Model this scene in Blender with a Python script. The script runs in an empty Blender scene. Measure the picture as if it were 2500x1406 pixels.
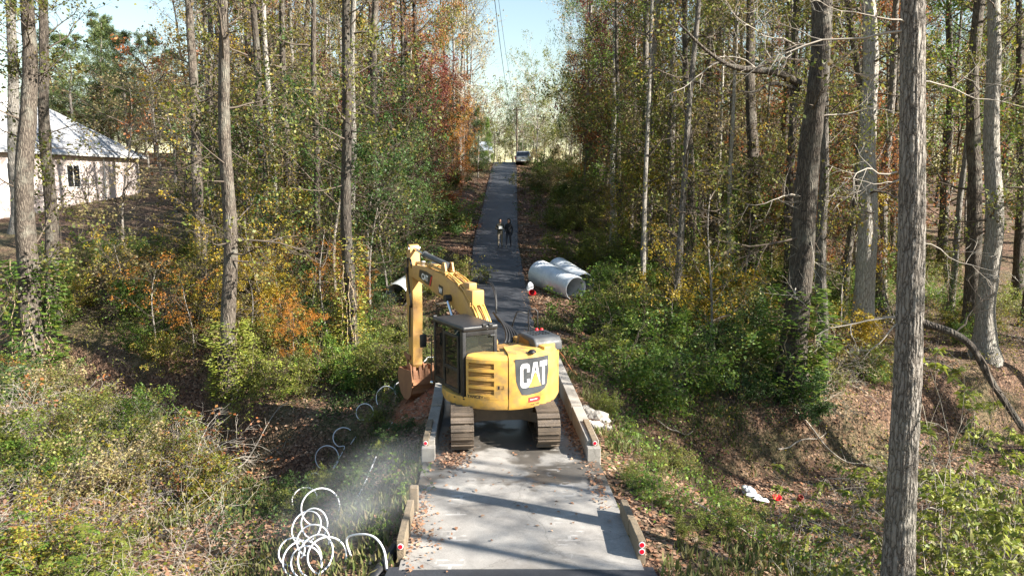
import bpy, bmesh, math, random
import numpy as np
from mathutils import Vector, Matrix
R = math.radians
sc = bpy.context.scene
C = sc.collection
# ---------------------------------------------------------------- camera
F_PX, CX, CY, PITCH, CAMH = 1800.0, 1250.0, 703.0, R(7.4), 6.0
cd = bpy.data.cameras.new('camera'); cam = bpy.data.objects.new('camera', cd); C.objects.link(cam)
cam.location = (0, 0, CAMH); cam.rotation_euler = (R(90) - PITCH, 0, 0)
cd.sensor_width = 36.0; cd.lens = 36.0 * F_PX / 2500.0; cd.clip_start = 0.1; cd.clip_end = 3000
sc.camera = cam
# ---------------------------------------------------------------- sky, sun, exposure
SUN_EL = R(32); SUN_D = Vector((0.92, -0.39, 0)).normalized()
w = bpy.data.worlds.new('World'); sc.world = w; w.use_nodes = True
nt = w.node_tree; bg = nt.nodes['Background']
sky = nt.nodes.new('ShaderNodeTexSky'); sky.sky_type = 'NISHITA'; sky.sun_disc = False
sky.sun_elevation = SUN_EL; sky.sun_rotation = math.atan2(SUN_D.x, SUN_D.y)
sky.air_density = 1.5; sky.dust_density = 0.2; sky.ozone_density = 1.0
nt.links.new(sky.outputs[0], bg.inputs[0]); bg.inputs[1].default_value = 0.058
sl = bpy.data.lights.new('sun', 'SUN'); sl.energy = 5.0; sl.angle = R(0.55); sl.color = (1.0, 0.93, 0.82)
sun = bpy.data.objects.new('sun', sl); C.objects.link(sun)
sd = Vector((SUN_D.x * math.cos(SUN_EL), SUN_D.y * math.cos(SUN_EL), math.sin(SUN_EL)))
sun.rotation_euler = (-sd).to_track_quat('-Z', 'Y').to_euler(); sun.location = sd * 60
sc.view_settings.view_transform = 'Standard'; sc.view_settings.look = 'None'
sc.view_settings.exposure = 1.88; sc.view_settings.gamma = 1.0
sc.cycles.max_bounces = 6; sc.cycles.diffuse_bounces = 2; sc.cycles.glossy_bounces = 2
sc.cycles.transmission_bounces = 4; sc.cycles.transparent_max_bounces = 8
sc.cycles.caustics_reflective = False; sc.cycles.caustics_refractive = False
sc.cycles.use_denoising = True
# ---------------------------------------------------------------- pixel -> world
_F = Vector((0, math.cos(PITCH), -math.sin(PITCH))); _U = Vector((0, math.sin(PITCH), math.cos(PITCH)))
def ray(u, v): return _F + Vector((1, 0, 0)) * ((u - CX) / F_PX) + _U * ((CY - v) / F_PX)
def P(u, v, d):
    r = ray(u, v); return Vector((0, 0, CAMH)) + r * (d / r.y)
# ---------------------------------------------------------------- terrain function
def ss(a, b, x):
    t = np.clip((x - a) / (b - a), 0, 1); return t * t * (3 - 2 * t)
RY = [-60, 0, 11.5, 16.4, 24.5, 33.7, 38.7, 48, 63.6, 73.5, 97, 112, 200, 700]
RX = [0.6, 0.5, 0.14, -0.03, -0.45, -0.62, -0.75, -1.08, -1.02, -0.98, -0.9, -0.8, 0, 0]
RZ = [-0.3, -0.1, 0, 0, 0.15, 0.76, 1.15, 2.5, 4.85, 6.6, 9.85, 10.2, 8.5, 6]
def _smooth(tab):
    ys = np.arange(-60, 700, 0.5); z = np.interp(ys, RY, tab); k = np.ones(13) / 13
    return ys, np.convolve(np.pad(z, 6, mode='edge'), k, 'valid')
_RYS, _RZS = _smooth(RZ); _, _RXS = _smooth(RX)
def road_z(y): return np.interp(y, _RYS, _RZS)
def road_x(y): return np.interp(y, _RYS, _RXS)
CKX = [-60, -30, -12, -8.5, -6, 0, 4, 8, 14, 22, 40]
CKY = [38, 31, 25.5, 22.5, 20.8, 20.3, 20.6, 21.8, 24.0, 27, 33]
def vnoise(x, y, s, seed):
    x = np.asarray(x, float) / s; y = np.asarray(y, float) / s
    xi = np.floor(x).astype(np.int64); yi = np.floor(y).astype(np.int64); fx = x - xi; fy = y - yi
    def h(a, b):
        n = (a * 374761393 + b * 668265263 + seed * 974634777) & 0xffffffff
        n = ((n ^ (n >> 13)) * 1274126177) & 0xffffffff
        return ((n ^ (n >> 16)) & 0xffff) / 65535.0
    fx = fx * fx * (3 - 2 * fx); fy = fy * fy * (3 - 2 * fy)
    return (h(xi, yi) * (1 - fx) + h(xi + 1, yi) * fx) * (1 - fy) + (h(xi, yi + 1) * (1 - fx) + h(xi + 1, yi + 1) * fx) * fy - 0.5
def ground_z(x, y):
    x = np.asarray(x, float); y = np.asarray(y, float)
    yc = np.interp(x, CKX, CKY)
    hill = np.interp(y, [20, 26, 34, 42, 50, 70, 100, 130, 250, 700], [-1.9, -1.3, 0.2, 1.5, 3.0, 6.2, 10, 10.8, 9, 7])
    hill = hill + np.clip((-x - 7) * 0.08, 0, 1.3) * ss(26, 42, y) - np.clip((x - 6) * 0.06, 0, 1.6) * ss(26, 40, y)
    near = np.interp(y, [-60, 0, 10, 17], [0.2, -0.1, -0.7, -1.5]) - np.clip((x - 3) * 0.05, 0, 0.8)
    near = near + np.clip((-x - 8) * 0.14, 0, 1.1) - np.clip((x - 3) * 0.25, 0, 1.0) * ss(8, 17, y)
    dy = y - yc
    g = near + (hill - near) * ss(-1.5, 4.0, dy)
    g = g + 0.5 * vnoise(x, y, 5.0, 3) + 0.22 * vnoise(x, y, 1.7, 5) + 0.08 * vnoise(x, y, 0.6, 9)
    ch = ss(3.0, 1.2, np.abs(dy + 0.5 * vnoise(x, y, 2.5, 12)))
    g = g + (-3.5 + 0.3 * vnoise(x, y, 1.2, 8) - g) * ch
    dx = x - road_x(y); rz = road_z(y)
    wl = ss(1.9, np.where(y < 30, 5.4, 3.2), -dx); wr = ss(1.95, np.where(y < 30, 6.8, 4.2), dx)
    wgt = np.where(dx < 0, wl, wr)
    base = rz - 0.06 + (0.1 * vnoise(x, y, 0.5, 2)) * ss(1.75, 2.3, np.abs(dx))
    return base + (g - base) * wgt
def gz(x, y): return float(ground_z(np.array([x]), np.array([y]))[0])
def hit(u, v, lift=0.0):
    r = ray(u, v); t = np.linspace(5, 160, 4000)
    px = r.x * t; py = r.y * t; pz = CAMH + r.z * t
    g = ground_z(px, py) + lift; i = int(np.argmax(pz < g)) if np.any(pz < g) else len(t) - 1
    return Vector((px[i], py[i], g[i]))
# ---------------------------------------------------------------- object helpers
def tag(o, label, cat, group=None, kind=None):
    if label: o['label'] = label
    if cat: o['category'] = cat
    if group: o['group'] = group
    if kind: o['kind'] = kind
    return o
def link(name, me, mat=None, parent=None, smooth=False):
    o = bpy.data.objects.new(name, me); C.objects.link(o)
    if mat is not None:
        for m in (mat if isinstance(mat, (list, tuple)) else [mat]): me.materials.append(m)
    if smooth: me.polygons.foreach_set('use_smooth', np.ones(len(me.polygons), dtype=bool))
    if parent is not None: o.parent = parent
    return o
def empty(name, loc=(0, 0, 0), rz=0.0):
    o = bpy.data.objects.new(name, None); C.objects.link(o); o.location = loc; o.rotation_euler = (0, 0, rz)
    o.empty_display_size = 0.2; return o
class MB:
    def __init__(s): s.v = []; s.f = []; s.m = []
    def add(s, v, f, m=0):
        n = len(s.v); s.v += [tuple(p) for p in v]; s.f += [tuple(i + n for i in q) for q in f]; s.m += [m] * len(f); return s
    def box(s, lo, hi, m=0, M=None):
        x0, y0, z0 = lo; x1, y1, z1 = hi
        v = [(x0, y0, z0), (x1, y0, z0), (x1, y1, z0), (x0, y1, z0), (x0, y0, z1), (x1, y0, z1), (x1, y1, z1), (x0, y1, z1)]
        if M is not None: v = [tuple(M @ Vector(p)) for p in v]
        return s.add(v, [(0, 3, 2, 1), (4, 5, 6, 7), (0, 1, 5, 4), (1, 2, 6, 5), (2, 3, 7, 6), (3, 0, 4, 7)], m)
    def prism(s, poly, a, b, axis='x', m=0):
        # poly: 2D points; axis x: (y,z) profile extruded a..b in x ; axis z: (x,y) extruded in z
        n = len(poly)
        def put(t, p): return {'x': (t, p[0], p[1]), 'y': (p[0], t, p[1]), 'z': (p[0], p[1], t)}[axis]
        v = [put(a, p) for p in poly] + [put(b, p) for p in poly]
        f = [tuple(range(n))[::-1], tuple(range(n, 2 * n))] + [(i, (i + 1) % n, n + (i + 1) % n, n + i) for i in range(n)]
        return s.add(v, f, m)
    def tube(s, pts, rad, sides=8, m=0, cap=True):
        pts = [Vector(p) for p in pts]; n = len(pts)
        rs = rad if isinstance(rad, (list, tuple)) else [rad] * n
        v = []; up = None
        for i, p in enumerate(pts):
            t = (pts[min(i + 1, n - 1)] - pts[max(i - 1, 0)]).normalized()
            if up is None: up = t.orthogonal().normalized()
            up = (up - t * up.dot(t)); up = up.normalized() if up.length > 1e-6 else t.orthogonal().normalized()
            b = t.cross(up)
            for k in range(sides):
                a = 2 * math.pi * k / sides; v.append(p + (up * math.cos(a) + b * math.sin(a)) * rs[i])
        f = [(i * sides + k, i * sides + (k + 1) % sides, (i + 1) * sides + (k + 1) % sides, (i + 1) * sides + k) for i in range(n - 1) for k in range(sides)]
        if cap: f += [tuple(range(sides))[::-1], tuple(range((n - 1) * sides, n * sides))]
        return s.add(v, f, m)
    def lathe(s, prof, sides=16, M=None, m=0, a0=0.0, a1=2 * math.pi):
        full = abs(a1 - a0 - 2 * math.pi) < 1e-6; k = sides if full else sides + 1; v = []
        for (r, z) in prof:
            for i in range(k):
                a = a0 + (a1 - a0) * i / sides; p = Vector((r * math.cos(a), r * math.sin(a), z)); v.append(M @ p if M is not None else p)
        f = []
        for j in range(len(prof) - 1):
            for i in range(sides):
                i2 = (i + 1) % k; f.append((j * k + i, j * k + i2, (j + 1) * k + i2, (j + 1) * k + i))
        return s.add(v, f, m)
    def build(s, name, mat, parent=None, smooth=False, bevel=0.0, seg=2, autos=None):
        me = bpy.data.meshes.new(name); me.from_pydata(s.v, [], s.f); me.polygons.foreach_set('material_index', s.m)
        bm = bmesh.new(); bm.from_mesh(me); bmesh.ops.recalc_face_normals(bm, faces=bm.faces)
        if bevel > 0:
            bmesh.ops.bevel(bm, geom=[e for e in bm.edges if len(e.link_faces) == 2 and e.calc_face_angle(0) > 0.5], offset=bevel, segments=seg, profile=0.6, affect='EDGES')
        if autos:
            for f in bm.faces: f.smooth = True
            for e in bm.edges:
                if len(e.link_faces) == 2 and e.calc_face_angle(0) > autos: e.smooth = False
        bm.to_mesh(me); bm.free()
        return link(name, me, mat, parent, smooth)
# ---------------------------------------------------------------- materials
def newmat(name):
    m = bpy.data.materials.new(name); m.use_nodes = True; n = m.node_tree.nodes; return m, n, m.node_tree.links, n['Principled BSDF']
def ramp(n, stops):
    r = n.new('ShaderNodeValToRGB'); e = r.color_ramp.elements
    while len(e) < len(stops): e.new(0.5)
    for el, (p, c) in zip(e, stops): el.position = p; el.color = (c[0], c[1], c[2], 1)
    return r
def noise(n, l, scale, detail=4, coord='Object', vec=None, rough=0.6):
    t = n.new('ShaderNodeTexNoise'); t.inputs['Scale'].default_value = scale; t.inputs['Detail'].default_value = detail; t.inputs['Roughness'].default_value = rough
    if vec is None:
        tc = n.new('ShaderNodeTexCoord'); vec = tc.outputs[coord]
    l.new(vec, t.inputs['Vector']); return t
def mixc(n, l, fac, a, b):
    x = n.new('ShaderNodeMix'); x.data_type = 'RGBA'
    for sck, val in ((x.inputs[0], fac), (x.inputs[6], a), (x.inputs[7], b)):
        if hasattr(val, 'is_linked'): l.new(val, sck)
        elif isinstance(val, (int, float)): sck.default_value = val
        else: sck.default_value = (val[0], val[1], val[2], 1)
    return x.outputs[2]
def bump(n, l, height, strength, dist, b):
    bp = n.new('ShaderNodeBump'); bp.inputs['Strength'].default_value = strength; bp.inputs['Distance'].default_value = dist
    l.new(height, bp.inputs['Height']); l.new(bp.outputs[0], b.inputs['Normal'])
def M_plain(name, col, rough=0.6, metal=0.0, dirt=None, dscale=6.0, damt=0.5, bmp=0.0, coat=0.0):
    m, n, l, b = newmat(name); b.inputs['Roughness'].default_value = rough; b.inputs['Metallic'].default_value = metal
    b.inputs['Base Color'].default_value = (*col, 1)
    if coat: b.inputs['Coat Weight'].default_value = coat
    if dirt is not None:
        t = noise(n, l, dscale, 6); r = ramp(n, [(0.42, (0, 0, 0)), (0.72, (damt, damt, damt))]); l.new(t.outputs[0], r.inputs[0])
        l.new(mixc(n, l, r.outputs[0], col, dirt), b.inputs['Base Color'])
        t2 = noise(n, l, dscale * 4, 4); mr = n.new('ShaderNodeMapRange'); l.new(t2.outputs[0], mr.inputs[0])
        mr.inputs[3].default_value = max(0.05, rough - 0.15); mr.inputs[4].default_value = min(1, rough + 0.2); l.new(mr.outputs[0], b.inputs['Roughness'])
        if bmp: bump(n, l, t2.outputs[0], bmp, 0.02, b)
    return m
MT = {}
MT['yellow'] = M_plain('cat_yellow_paint', (0.70, 0.40, 0.085), 0.36, dirt=(0.33, 0.22, 0.11), dscale=5.0, damt=0.95, coat=0.1)
MT['yellow_boom'] = M_plain('boom_paint', (0.50, 0.29, 0.08), 0.5, dirt=(0.36, 0.20, 0.10), dscale=2.4, damt=0.85)
MT['amber'] = M_plain('vent_amber', (0.34, 0.16, 0.03), 0.7, dirt=(0.12, 0.07, 0.03), dscale=9, damt=0.7)
MT['black'] = M_plain('black_paint', (0.012, 0.013, 0.016), 0.42, dirt=(0.05, 0.045, 0.04), dscale=5, damt=0.5)
MT['grey'] = M_plain('dark_grey_paint', (0.055, 0.062, 0.07), 0.5, dirt=(0.12, 0.11, 0.10), dscale=4, damt=0.4)
MT['steel'] = M_plain('track_steel', (0.115, 0.09, 0.07), 0.6, metal=0.25, dirt=(0.16, 0.12, 0.085), dscale=7, damt=0.8, bmp=0.5)
MT['rust'] = M_plain('bucket_rust', (0.24, 0.11, 0.055), 0.7, metal=0.0, dirt=(0.34, 0.16, 0.075), dscale=4, damt=0.8, bmp=0.3)
MT['chrome'] = M_plain('chrome_rod', (0.65, 0.66, 0.68), 0.18, metal=1.0)
MT['hose'] = M_plain('rubber_hose', (0.014, 0.014, 0.015), 0.5)
MT['white'] = M_plain('white_vinyl', (0.8, 0.8, 0.8), 0.5)
MT['red'] = M_plain('red_paint', (0.55, 0.012, 0.02), 0.4)
MT['pink'] = M_plain('red_sticker', (0.6, 0.05, 0.05), 0.5)
MT['seat'] = M_plain('seat_fabric', (0.36, 0.33, 0.22), 0.9)
MT['darkgreen'] = M_plain('interior_grey', (0.06, 0.065, 0.06), 0.8)
MT['timber'] = M_plain('weathered_timber', (0.20, 0.155, 0.105), 0.9, dirt=(0.09, 0.075, 0.055), dscale=9, damt=0.8, bmp=0.6)
MT['reflector'] = M_plain('red_reflector', (0.6, 0.01, 0.03), 0.25)
MT['white_plastic'] = M_plain('white_plastic', (0.78, 0.78, 0.80), 0.35)
MT['bag'] = M_plain('plastic_bag', (0.72, 0.74, 0.76), 0.35, dirt=(0.45, 0.47, 0.5), dscale=14, damt=0.7)
MT['rock'] = M_plain('riprap_stone', (0.36, 0.34, 0.31), 0.9, dirt=(0.16, 0.14, 0.12), dscale=5, damt=0.8, bmp=0.8)
def glass(name, tint=(0.75, 0.85, 0.78), refl=0.12, op=0.15):
    m, n, l, b = newmat(name); n.remove(b); out = n['Material Output']
    tr = n.new('ShaderNodeBsdfTransparent'); tr.inputs[0].default_value = (*tint, 1)
    gl = n.new('ShaderNodeBsdfGlossy'); gl.inputs['Roughness'].default_value = 0.03
    df = n.new('ShaderNodeBsdfDiffuse'); df.inputs[0].default_value = (0.35, 0.36, 0.32, 1)
    lw = n.new('ShaderNodeLayerWeight'); lw.inputs[0].default_value = refl + 0.2
    m1 = n.new('ShaderNodeMixShader'); l.new(lw.outputs['Fresnel'], m1.inputs[0]); l.new(tr.outputs[0], m1.inputs[1]); l.new(gl.outputs[0], m1.inputs[2])
    m2 = n.new('ShaderNodeMixShader'); m2.inputs[0].default_value = op; l.new(m1.outputs[0], m2.inputs[1]); l.new(df.outputs[0], m2.inputs[2])
    l.new(m2.outputs[0], out.inputs[0]); return m
MT['glass'] = glass('cab_glass', (0.6, 0.68, 0.62), 0.12, 0.07); MT['glass_dark'] = glass('cab_glass_dark', (0.35, 0.42, 0.38), 0.15, 0.03)
def M_galv():
    m, n, l, b = newmat('galvanised_steel'); t = noise(n, l, 2.5, 6); r = ramp(n, [(0.3, (0.48, 0.53, 0.58)), (0.7, (0.72, 0.75, 0.78))]); l.new(t.outputs[0], r.inputs[0])
    l.new(r.outputs[0], b.inputs['Base Color']); b.inputs['Metallic'].default_value = 0.35; b.inputs['Roughness'].default_value = 0.4; return m
MT['galv'] = M_galv()
def M_ground():
    m, n, l, b = newmat('leaf_litter_soil'); tc = n.new('ShaderNodeTexCoord'); g = tc.outputs['Object']
    v = n.new('ShaderNodeTexVoronoi'); v.inputs['Scale'].default_value = 15.0; l.new(g, v.inputs['Vector'])
    sep = n.new('ShaderNodeSeparateColor'); l.new(v.outputs['Color'], sep.inputs[0])
    r = ramp(n, [(0.0, (0.035, 0.02, 0.013)), (0.4, (0.085, 0.045, 0.027)), (0.75, (0.15, 0.085, 0.052)), (1.0, (0.25, 0.16, 0.105))]); l.new(sep.outputs[0], r.inputs[0])
    t = noise(n, l, 0.35, 6, vec=g); r2 = ramp(n, [(0.45, (0, 0, 0)), (0.62, (1, 1, 1))]); l.new(t.outputs[0], r2.inputs[0])
    t3 = noise(n, l, 14, 5, vec=g); r3 = ramp(n, [(0.3, (0.03, 0.04, 0.012)), (0.7, (0.10, 0.115, 0.035))]); l.new(t3.outputs[0], r3.inputs[0])
    mu = n.new('ShaderNodeMath'); mu.operation = 'MULTIPLY'; mu.inputs[1].default_value = 0.55; l.new(r2.outputs[0], mu.inputs[0])
    c1 = mixc(n, l, mu.outputs[0], r.outputs[0], r3.outputs[0])
    # fresh red clay dug out beside the deck
    vm = n.new('ShaderNodeVectorMath'); vm.operation = 'DISTANCE'; vm.inputs[1].default_value = (-2.75, 21.0, -0.9); l.new(g, vm.inputs[0])
    tn = noise(n, l, 3.0, 5, vec=g); ad = n.new('ShaderNodeMath'); ad.operation = 'MULTIPLY_ADD'; ad.inputs[1].default_value = 1.6; l.new(tn.outputs[0], ad.inputs[0]); l.new(vm.outputs['Value'], ad.inputs[2])
    mr = n.new('ShaderNodeMapRange'); mr.inputs[1].default_value = 3.0; mr.inputs[2].default_value = 2.3; mr.inputs[3].default_value = 0; mr.inputs[4].default_value = 1; l.new(ad.outputs[0], mr.inputs[0])
    rc = ramp(n, [(0.3, (0.19, 0.06, 0.03)), (0.7, (0.34, 0.125, 0.06))]); l.new(t3.outputs[0], rc.inputs[0])
    l.new(mixc(n, l, mr.outputs[0], c1, rc.outputs[0]), b.inputs['Base Color']); b.inputs['Roughness'].default_value = 0.95
    bump(n, l, v.outputs['Distance'], 0.8, 0.05, b); return m
MT['ground'] = M_ground()
def M_asphalt():
    m, n, l, b = newmat('asphalt'); t = noise(n, l, 60, 3); r = ramp(n, [(0.3, (0.022, 0.024, 0.03)), (0.7, (0.055, 0.058, 0.068))]); l.new(t.outputs[0], r.inputs[0])
    t2 = noise(n, l, 0.8, 5); r2 = ramp(n, [(0.4, (0.7, 0.7, 0.7)), (0.7, (1.35, 1.33, 1.3))]); l.new(t2.outputs[0], r2.inputs[0])
    mm = n.new('ShaderNodeMix'); mm.data_type = 'RGBA'; mm.blend_type = 'MULTIPLY'; mm.inputs[0].default_value = 1; l.new(r.outputs[0], mm.inputs[6]); l.new(r2.outputs[0], mm.inputs[7])
    l.new(mm.outputs[2], b.inputs['Base Color']); b.inputs['Roughness'].default_value = 0.62; bump(n, l, t.outputs[0], 0.4, 0.01, b); return m
MT['asphalt'] = M_asphalt()
def M_concrete(name, a, bcol, wet=False):
    m, n, l, b = newmat(name); tc = n.new('ShaderNodeTexCoord'); g = tc.outputs['Object']
    t = noise(n, l, 1.3, 8, vec=g, rough=0.7); r = ramp(n, [(0.3, a), (0.7, bcol)]); l.new(t.outputs[0], r.inputs[0])
    t2 = noise(n, l, 45, 3, vec=g); r2 = ramp(n, [(0.3, (0.82, 0.82, 0.82)), (0.7, (1.1, 1.1, 1.1))]); l.new(t2.outputs[0], r2.inputs[0])
    mm = n.new('ShaderNodeMix'); mm.data_type = 'RGBA'; mm.blend_type = 'MULTIPLY'; mm.inputs[0].default_value = 1; l.new(r.outputs[0], mm.inputs[6]); l.new(r2.outputs[0], mm.inputs[7])
    col = mm.outputs[2]; b.inputs['Roughness'].default_value = 0.85
    vc = n.new('ShaderNodeTexVoronoi'); vc.feature = 'DISTANCE_TO_EDGE'; vc.inputs['Scale'].default_value = 0.42; nd = noise(n, l, 2.5, 6, vec=g); va = n.new('ShaderNodeVectorMath'); va.operation = 'MULTIPLY_ADD'; va.inputs[1].default_value = (0.5, 0.5, 0.5); l.new(nd.outputs['Color'], va.inputs[0]); l.new(g, va.inputs[2]); l.new(va.outputs[0], vc.inputs['Vector'])
    rk_ = ramp(n, [(0.0, (0.45, 0.45, 0.45)), (0.006, (0, 0, 0))]); l.new(vc.outputs['Distance'], rk_.inputs[0]); col = mixc(n, l, rk_.outputs[0], col, (a[0] * 0.35, a[1] * 0.34, a[2] * 0.32))
    st_ = noise(n, l, 0.7, 7, vec=g, rough=0.7); rs_ = ramp(n, [(0.5, (0, 0, 0)), (0.66, (0.5, 0.5, 0.5))]); l.new(st_.outputs[0], rs_.inputs[0]); col = mixc(n, l, rs_.outputs[0], col, (a[0] * 0.5, a[1] * 0.47, a[2] * 0.43))
    if wet:
        # water stain round the machine, ends in an uneven front on the approach slab
        sx = n.new('ShaderNodeSeparateXYZ'); l.new(g, sx.inputs[0]); tn = noise(n, l, 0.9, 6, vec=g)
        ad = n.new('ShaderNodeMath'); ad.operation = 'MULTIPLY_ADD'; ad.inputs[1].default_value = 3.2; l.new(tn.outputs[0], ad.inputs[0]); l.new(sx.outputs['Y'], ad.inputs[2])
        mr = n.new('ShaderNodeMapRange'); mr.inputs[1].default_value = 16.1; mr.inputs[2].default_value = 16.35; l.new(ad.outputs[0], mr.inputs[0])
        tn2 = noise(n, l, 0.55, 4, vec=g); r5 = ramp(n, [(0.42, (0, 0, 0)), (0.5, (1, 1, 1))]); l.new(tn2.outputs[0], r5.inputs[0])
        mu = n.new('ShaderNodeMath'); mu.operation = 'MULTIPLY'; l.new(mr.outputs[0], mu.inputs[0]); l.new(r5.outputs[0], mu.inputs[1])
        col = mixc(n, l, mu.outputs[0], col, (a[0] * 0.52, a[1] * 0.5, a[2] * 0.47))
        rr = n.new('ShaderNodeMapRange'); rr.inputs[3].default_value = 0.85; rr.inputs[4].default_value = 0.32; l.new(mu.outputs[0], rr.inputs[0]); l.new(rr.outputs[0], b.inputs['Roughness'])
        # pale chalky cleat prints left by the tracks
        br = n.new('ShaderNodeTexBrick'); br.inputs['Scale'].default_value = 1.0; br.inputs['Brick Width'].default_value = 0.5; br.inputs['Row Height'].default_value = 0.17; br.inputs['Mortar Size'].default_value = 0.03; br.inputs['Color1'].default_value = (0, 0, 0, 1); br.inputs['Color2'].default_value = (0, 0, 0, 1); br.inputs['Mortar'].default_value = (1, 1, 1, 1)
        l.new(g, br.inputs['Vector']); 
        ab = n.new('ShaderNodeMath'); ab.operation = 'ABSOLUTE'; l.new(sx.outputs['X'], ab.inputs[0])
        b1 = n.new('ShaderNodeMapRange'); b1.inputs[1].default_value = 0.72; b1.inputs[2].default_value = 0.8; l.new(ab.outputs[0], b1.inputs[0])
        b2 = n.new('ShaderNodeMapRange'); b2.inputs[1].default_value = 1.3; b2.inputs[2].default_value = 1.22; l.new(ab.outputs[0], b2.inputs[0])
        tp = noise(n, l, 2.2, 5, vec=g); r6 = ramp(n, [(0.52, (0, 0, 0)), (0.62, (0.55, 0.55, 0.55))]); l.new(tp.outputs[0], r6.inputs[0])
        pr = None
        for k in (b1.outputs[0], b2.outputs[0], r6.outputs[0]):
            q = n.new('ShaderNodeMath'); q.operation = 'MULTIPLY'; l.new(pr if pr is not None else br.outputs['Color'], q.inputs[0]); l.new(k, q.inputs[1]); pr = q.outputs[0]
        col = mixc(n, l, pr, col, (0.5, 0.48, 0.46))
    l.new(col, b.inputs['Base Color']); bump(n, l, t2.outputs[0], 0.25, 0.01, b); return m
MT['slab'] = M_concrete('approach_concrete', (0.20, 0.188, 0.176), (0.35, 0.333, 0.31), wet=True)
MT['concrete'] = M_concrete('parapet_concrete', (0.24, 0.22, 0.195), (0.38, 0.36, 0.33))
# ---------------------------------------------------------------- ground sheet
def grid_axis(a, b, fine0, fine1, fs, grow=1.12):
    xs = list(np.arange(fine0, fine1 + 1e-6, fs)); s = fs
    while xs[-1] < b: s *= grow; xs.append(xs[-1] + s)
    s = fs
    while xs[0] > a: s *= grow; xs.insert(0, xs[0] - s)
    return np.array(xs)
gx = grid_axis(-420, 420, -16, 16, 0.22); gy = grid_axis(-120, 900, 9, 46, 0.22, 1.06)
XX, YY = np.meshgrid(gx, gy); ZZ = ground_z(XX, YY)
def np_mesh(name, V, F):
    me = bpy.data.meshes.new(name); V = np.asarray(V, np.float32); F = np.asarray(F, np.int32); k = F.shape[1]
    me.vertices.add(len(V)); me.vertices.foreach_set('co', V.ravel()); me.loops.add(F.size); me.loops.foreach_set('vertex_index', F.ravel())
    me.polygons.add(len(F)); me.polygons.foreach_set('loop_start', np.arange(0, F.size, k, dtype=np.int32)); me.update(calc_edges=True); return me
nxg, nyg = len(gx), len(gy); ii = (np.arange(nyg - 1)[:, None] * nxg + np.arange(nxg - 1)[None, :]).ravel()
ground = link('ground', np_mesh('ground', np.stack([XX.ravel(), YY.ravel(), ZZ.ravel()], 1), np.stack([ii, ii + 1, ii + nxg + 1, ii + nxg], 1)), MT['ground'], smooth=True)
ground['kind'] = 'structure'; ground['label'] = 'leaf-strewn earth of the wooded ravine banks'
# ---------------------------------------------------------------- road and slab
def strip(name, y0, y1, step, hw, z, mat, thick=0.12, jag=0.0, hw2=None):
    ys = np.arange(y0, y1 + 1e-6, step); v = []; rng = random.Random(4); n = len(ys)
    for y in ys:
        x = float(road_x(y)); zz = float(road_z(y)) + z; a = rng.uniform(-jag, jag); c = rng.uniform(-jag, jag)
        h = hw if hw2 is None else hw + (hw2 - hw) * (y - y0) / (y1 - y0)
        v += [(x - h + a, y, zz - thick), (x - h + a, y, zz), (x - h * 0.5, y, zz + 0.015), (x, y, zz + 0.02), (x + h * 0.5, y, zz + 0.015), (x + h + c, y, zz), (x + h + c, y, zz - thick)]
    f = [(i * 7 + k, i * 7 + k + 1, (i + 1) * 7 + k + 1, (i + 1) * 7 + k) for i in range(n - 1) for k in range(6)] + [tuple(range(7)), tuple(range((n - 1) * 7, n * 7))]
    o = MB().add(v, f).build(name, mat, autos=0.6); o['kind'] = 'structure'; return o
road = strip('road', 25.2, 125, 0.5, 1.46, 0.04, MT['asphalt'], jag=0.03); road['label'] = 'dark asphalt driveway climbing the hill'
slab = strip('bridge_deck', 11.1, 25.3, 0.4, 1.96, 0.036, MT['slab'], 0.5); slab['label'] = 'pale concrete bridge deck and approach slab'
near_road = strip('road', 2.0, 11.2, 0.4, 2.15, 0.026, MT['asphalt'], jag=0.03); near_road['label'] = 'asphalt strip meeting the concrete slab'
# ================================================================ excavator
EXX, EXY = -0.30, 18.1; EXZ = float(road_z(EXY)) + 0.056
SW, UC = R(30), R(5)
ex = empty('excavator', (EXX, EXY, EXZ))
tag(ex, 'yellow tracked excavator standing on the concrete bridge with its bucket lowered', 'excavator')
def up(o): o.rotation_euler = (0, 0, SW); return o      # swings with the upper structure
def arcpt(r, phi, z): return (r * math.sin(phi), -r * math.cos(phi), z)   # phi from the rear, + to the right
def arc_shell(mb, prof, p0, p1, n, m=0, caps=True):
    k = len(prof); v = [arcpt(r, p0 + (p1 - p0) * i / n, z) for i in range(n + 1) for (r, z) in prof]
    f = [(i * k + j, (i + 1) * k + j, (i + 1) * k + j + 1, i * k + j + 1) for i in range(n) for j in range(k - 1)]
    if caps: f += [tuple(range(k)), tuple(range(n * k, n * k + k))[::-1]]
    return mb.add(v, f, m)
RB = 1.47
# counterweight with rounded lips
cw = up(arc_shell(MB(), [(0.5, 0.86), (1.28, 0.82), (1.42, 0.87), (RB, 0.97), (RB, 1.98), (RB - 0.03, 2.1), (RB - 0.1, 2.17), (RB - 0.25, 2.2), (0.5, 2.2)], R(-21), R(78), 34).build('counterweight', MT['yellow'], ex, autos=0.5))
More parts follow.
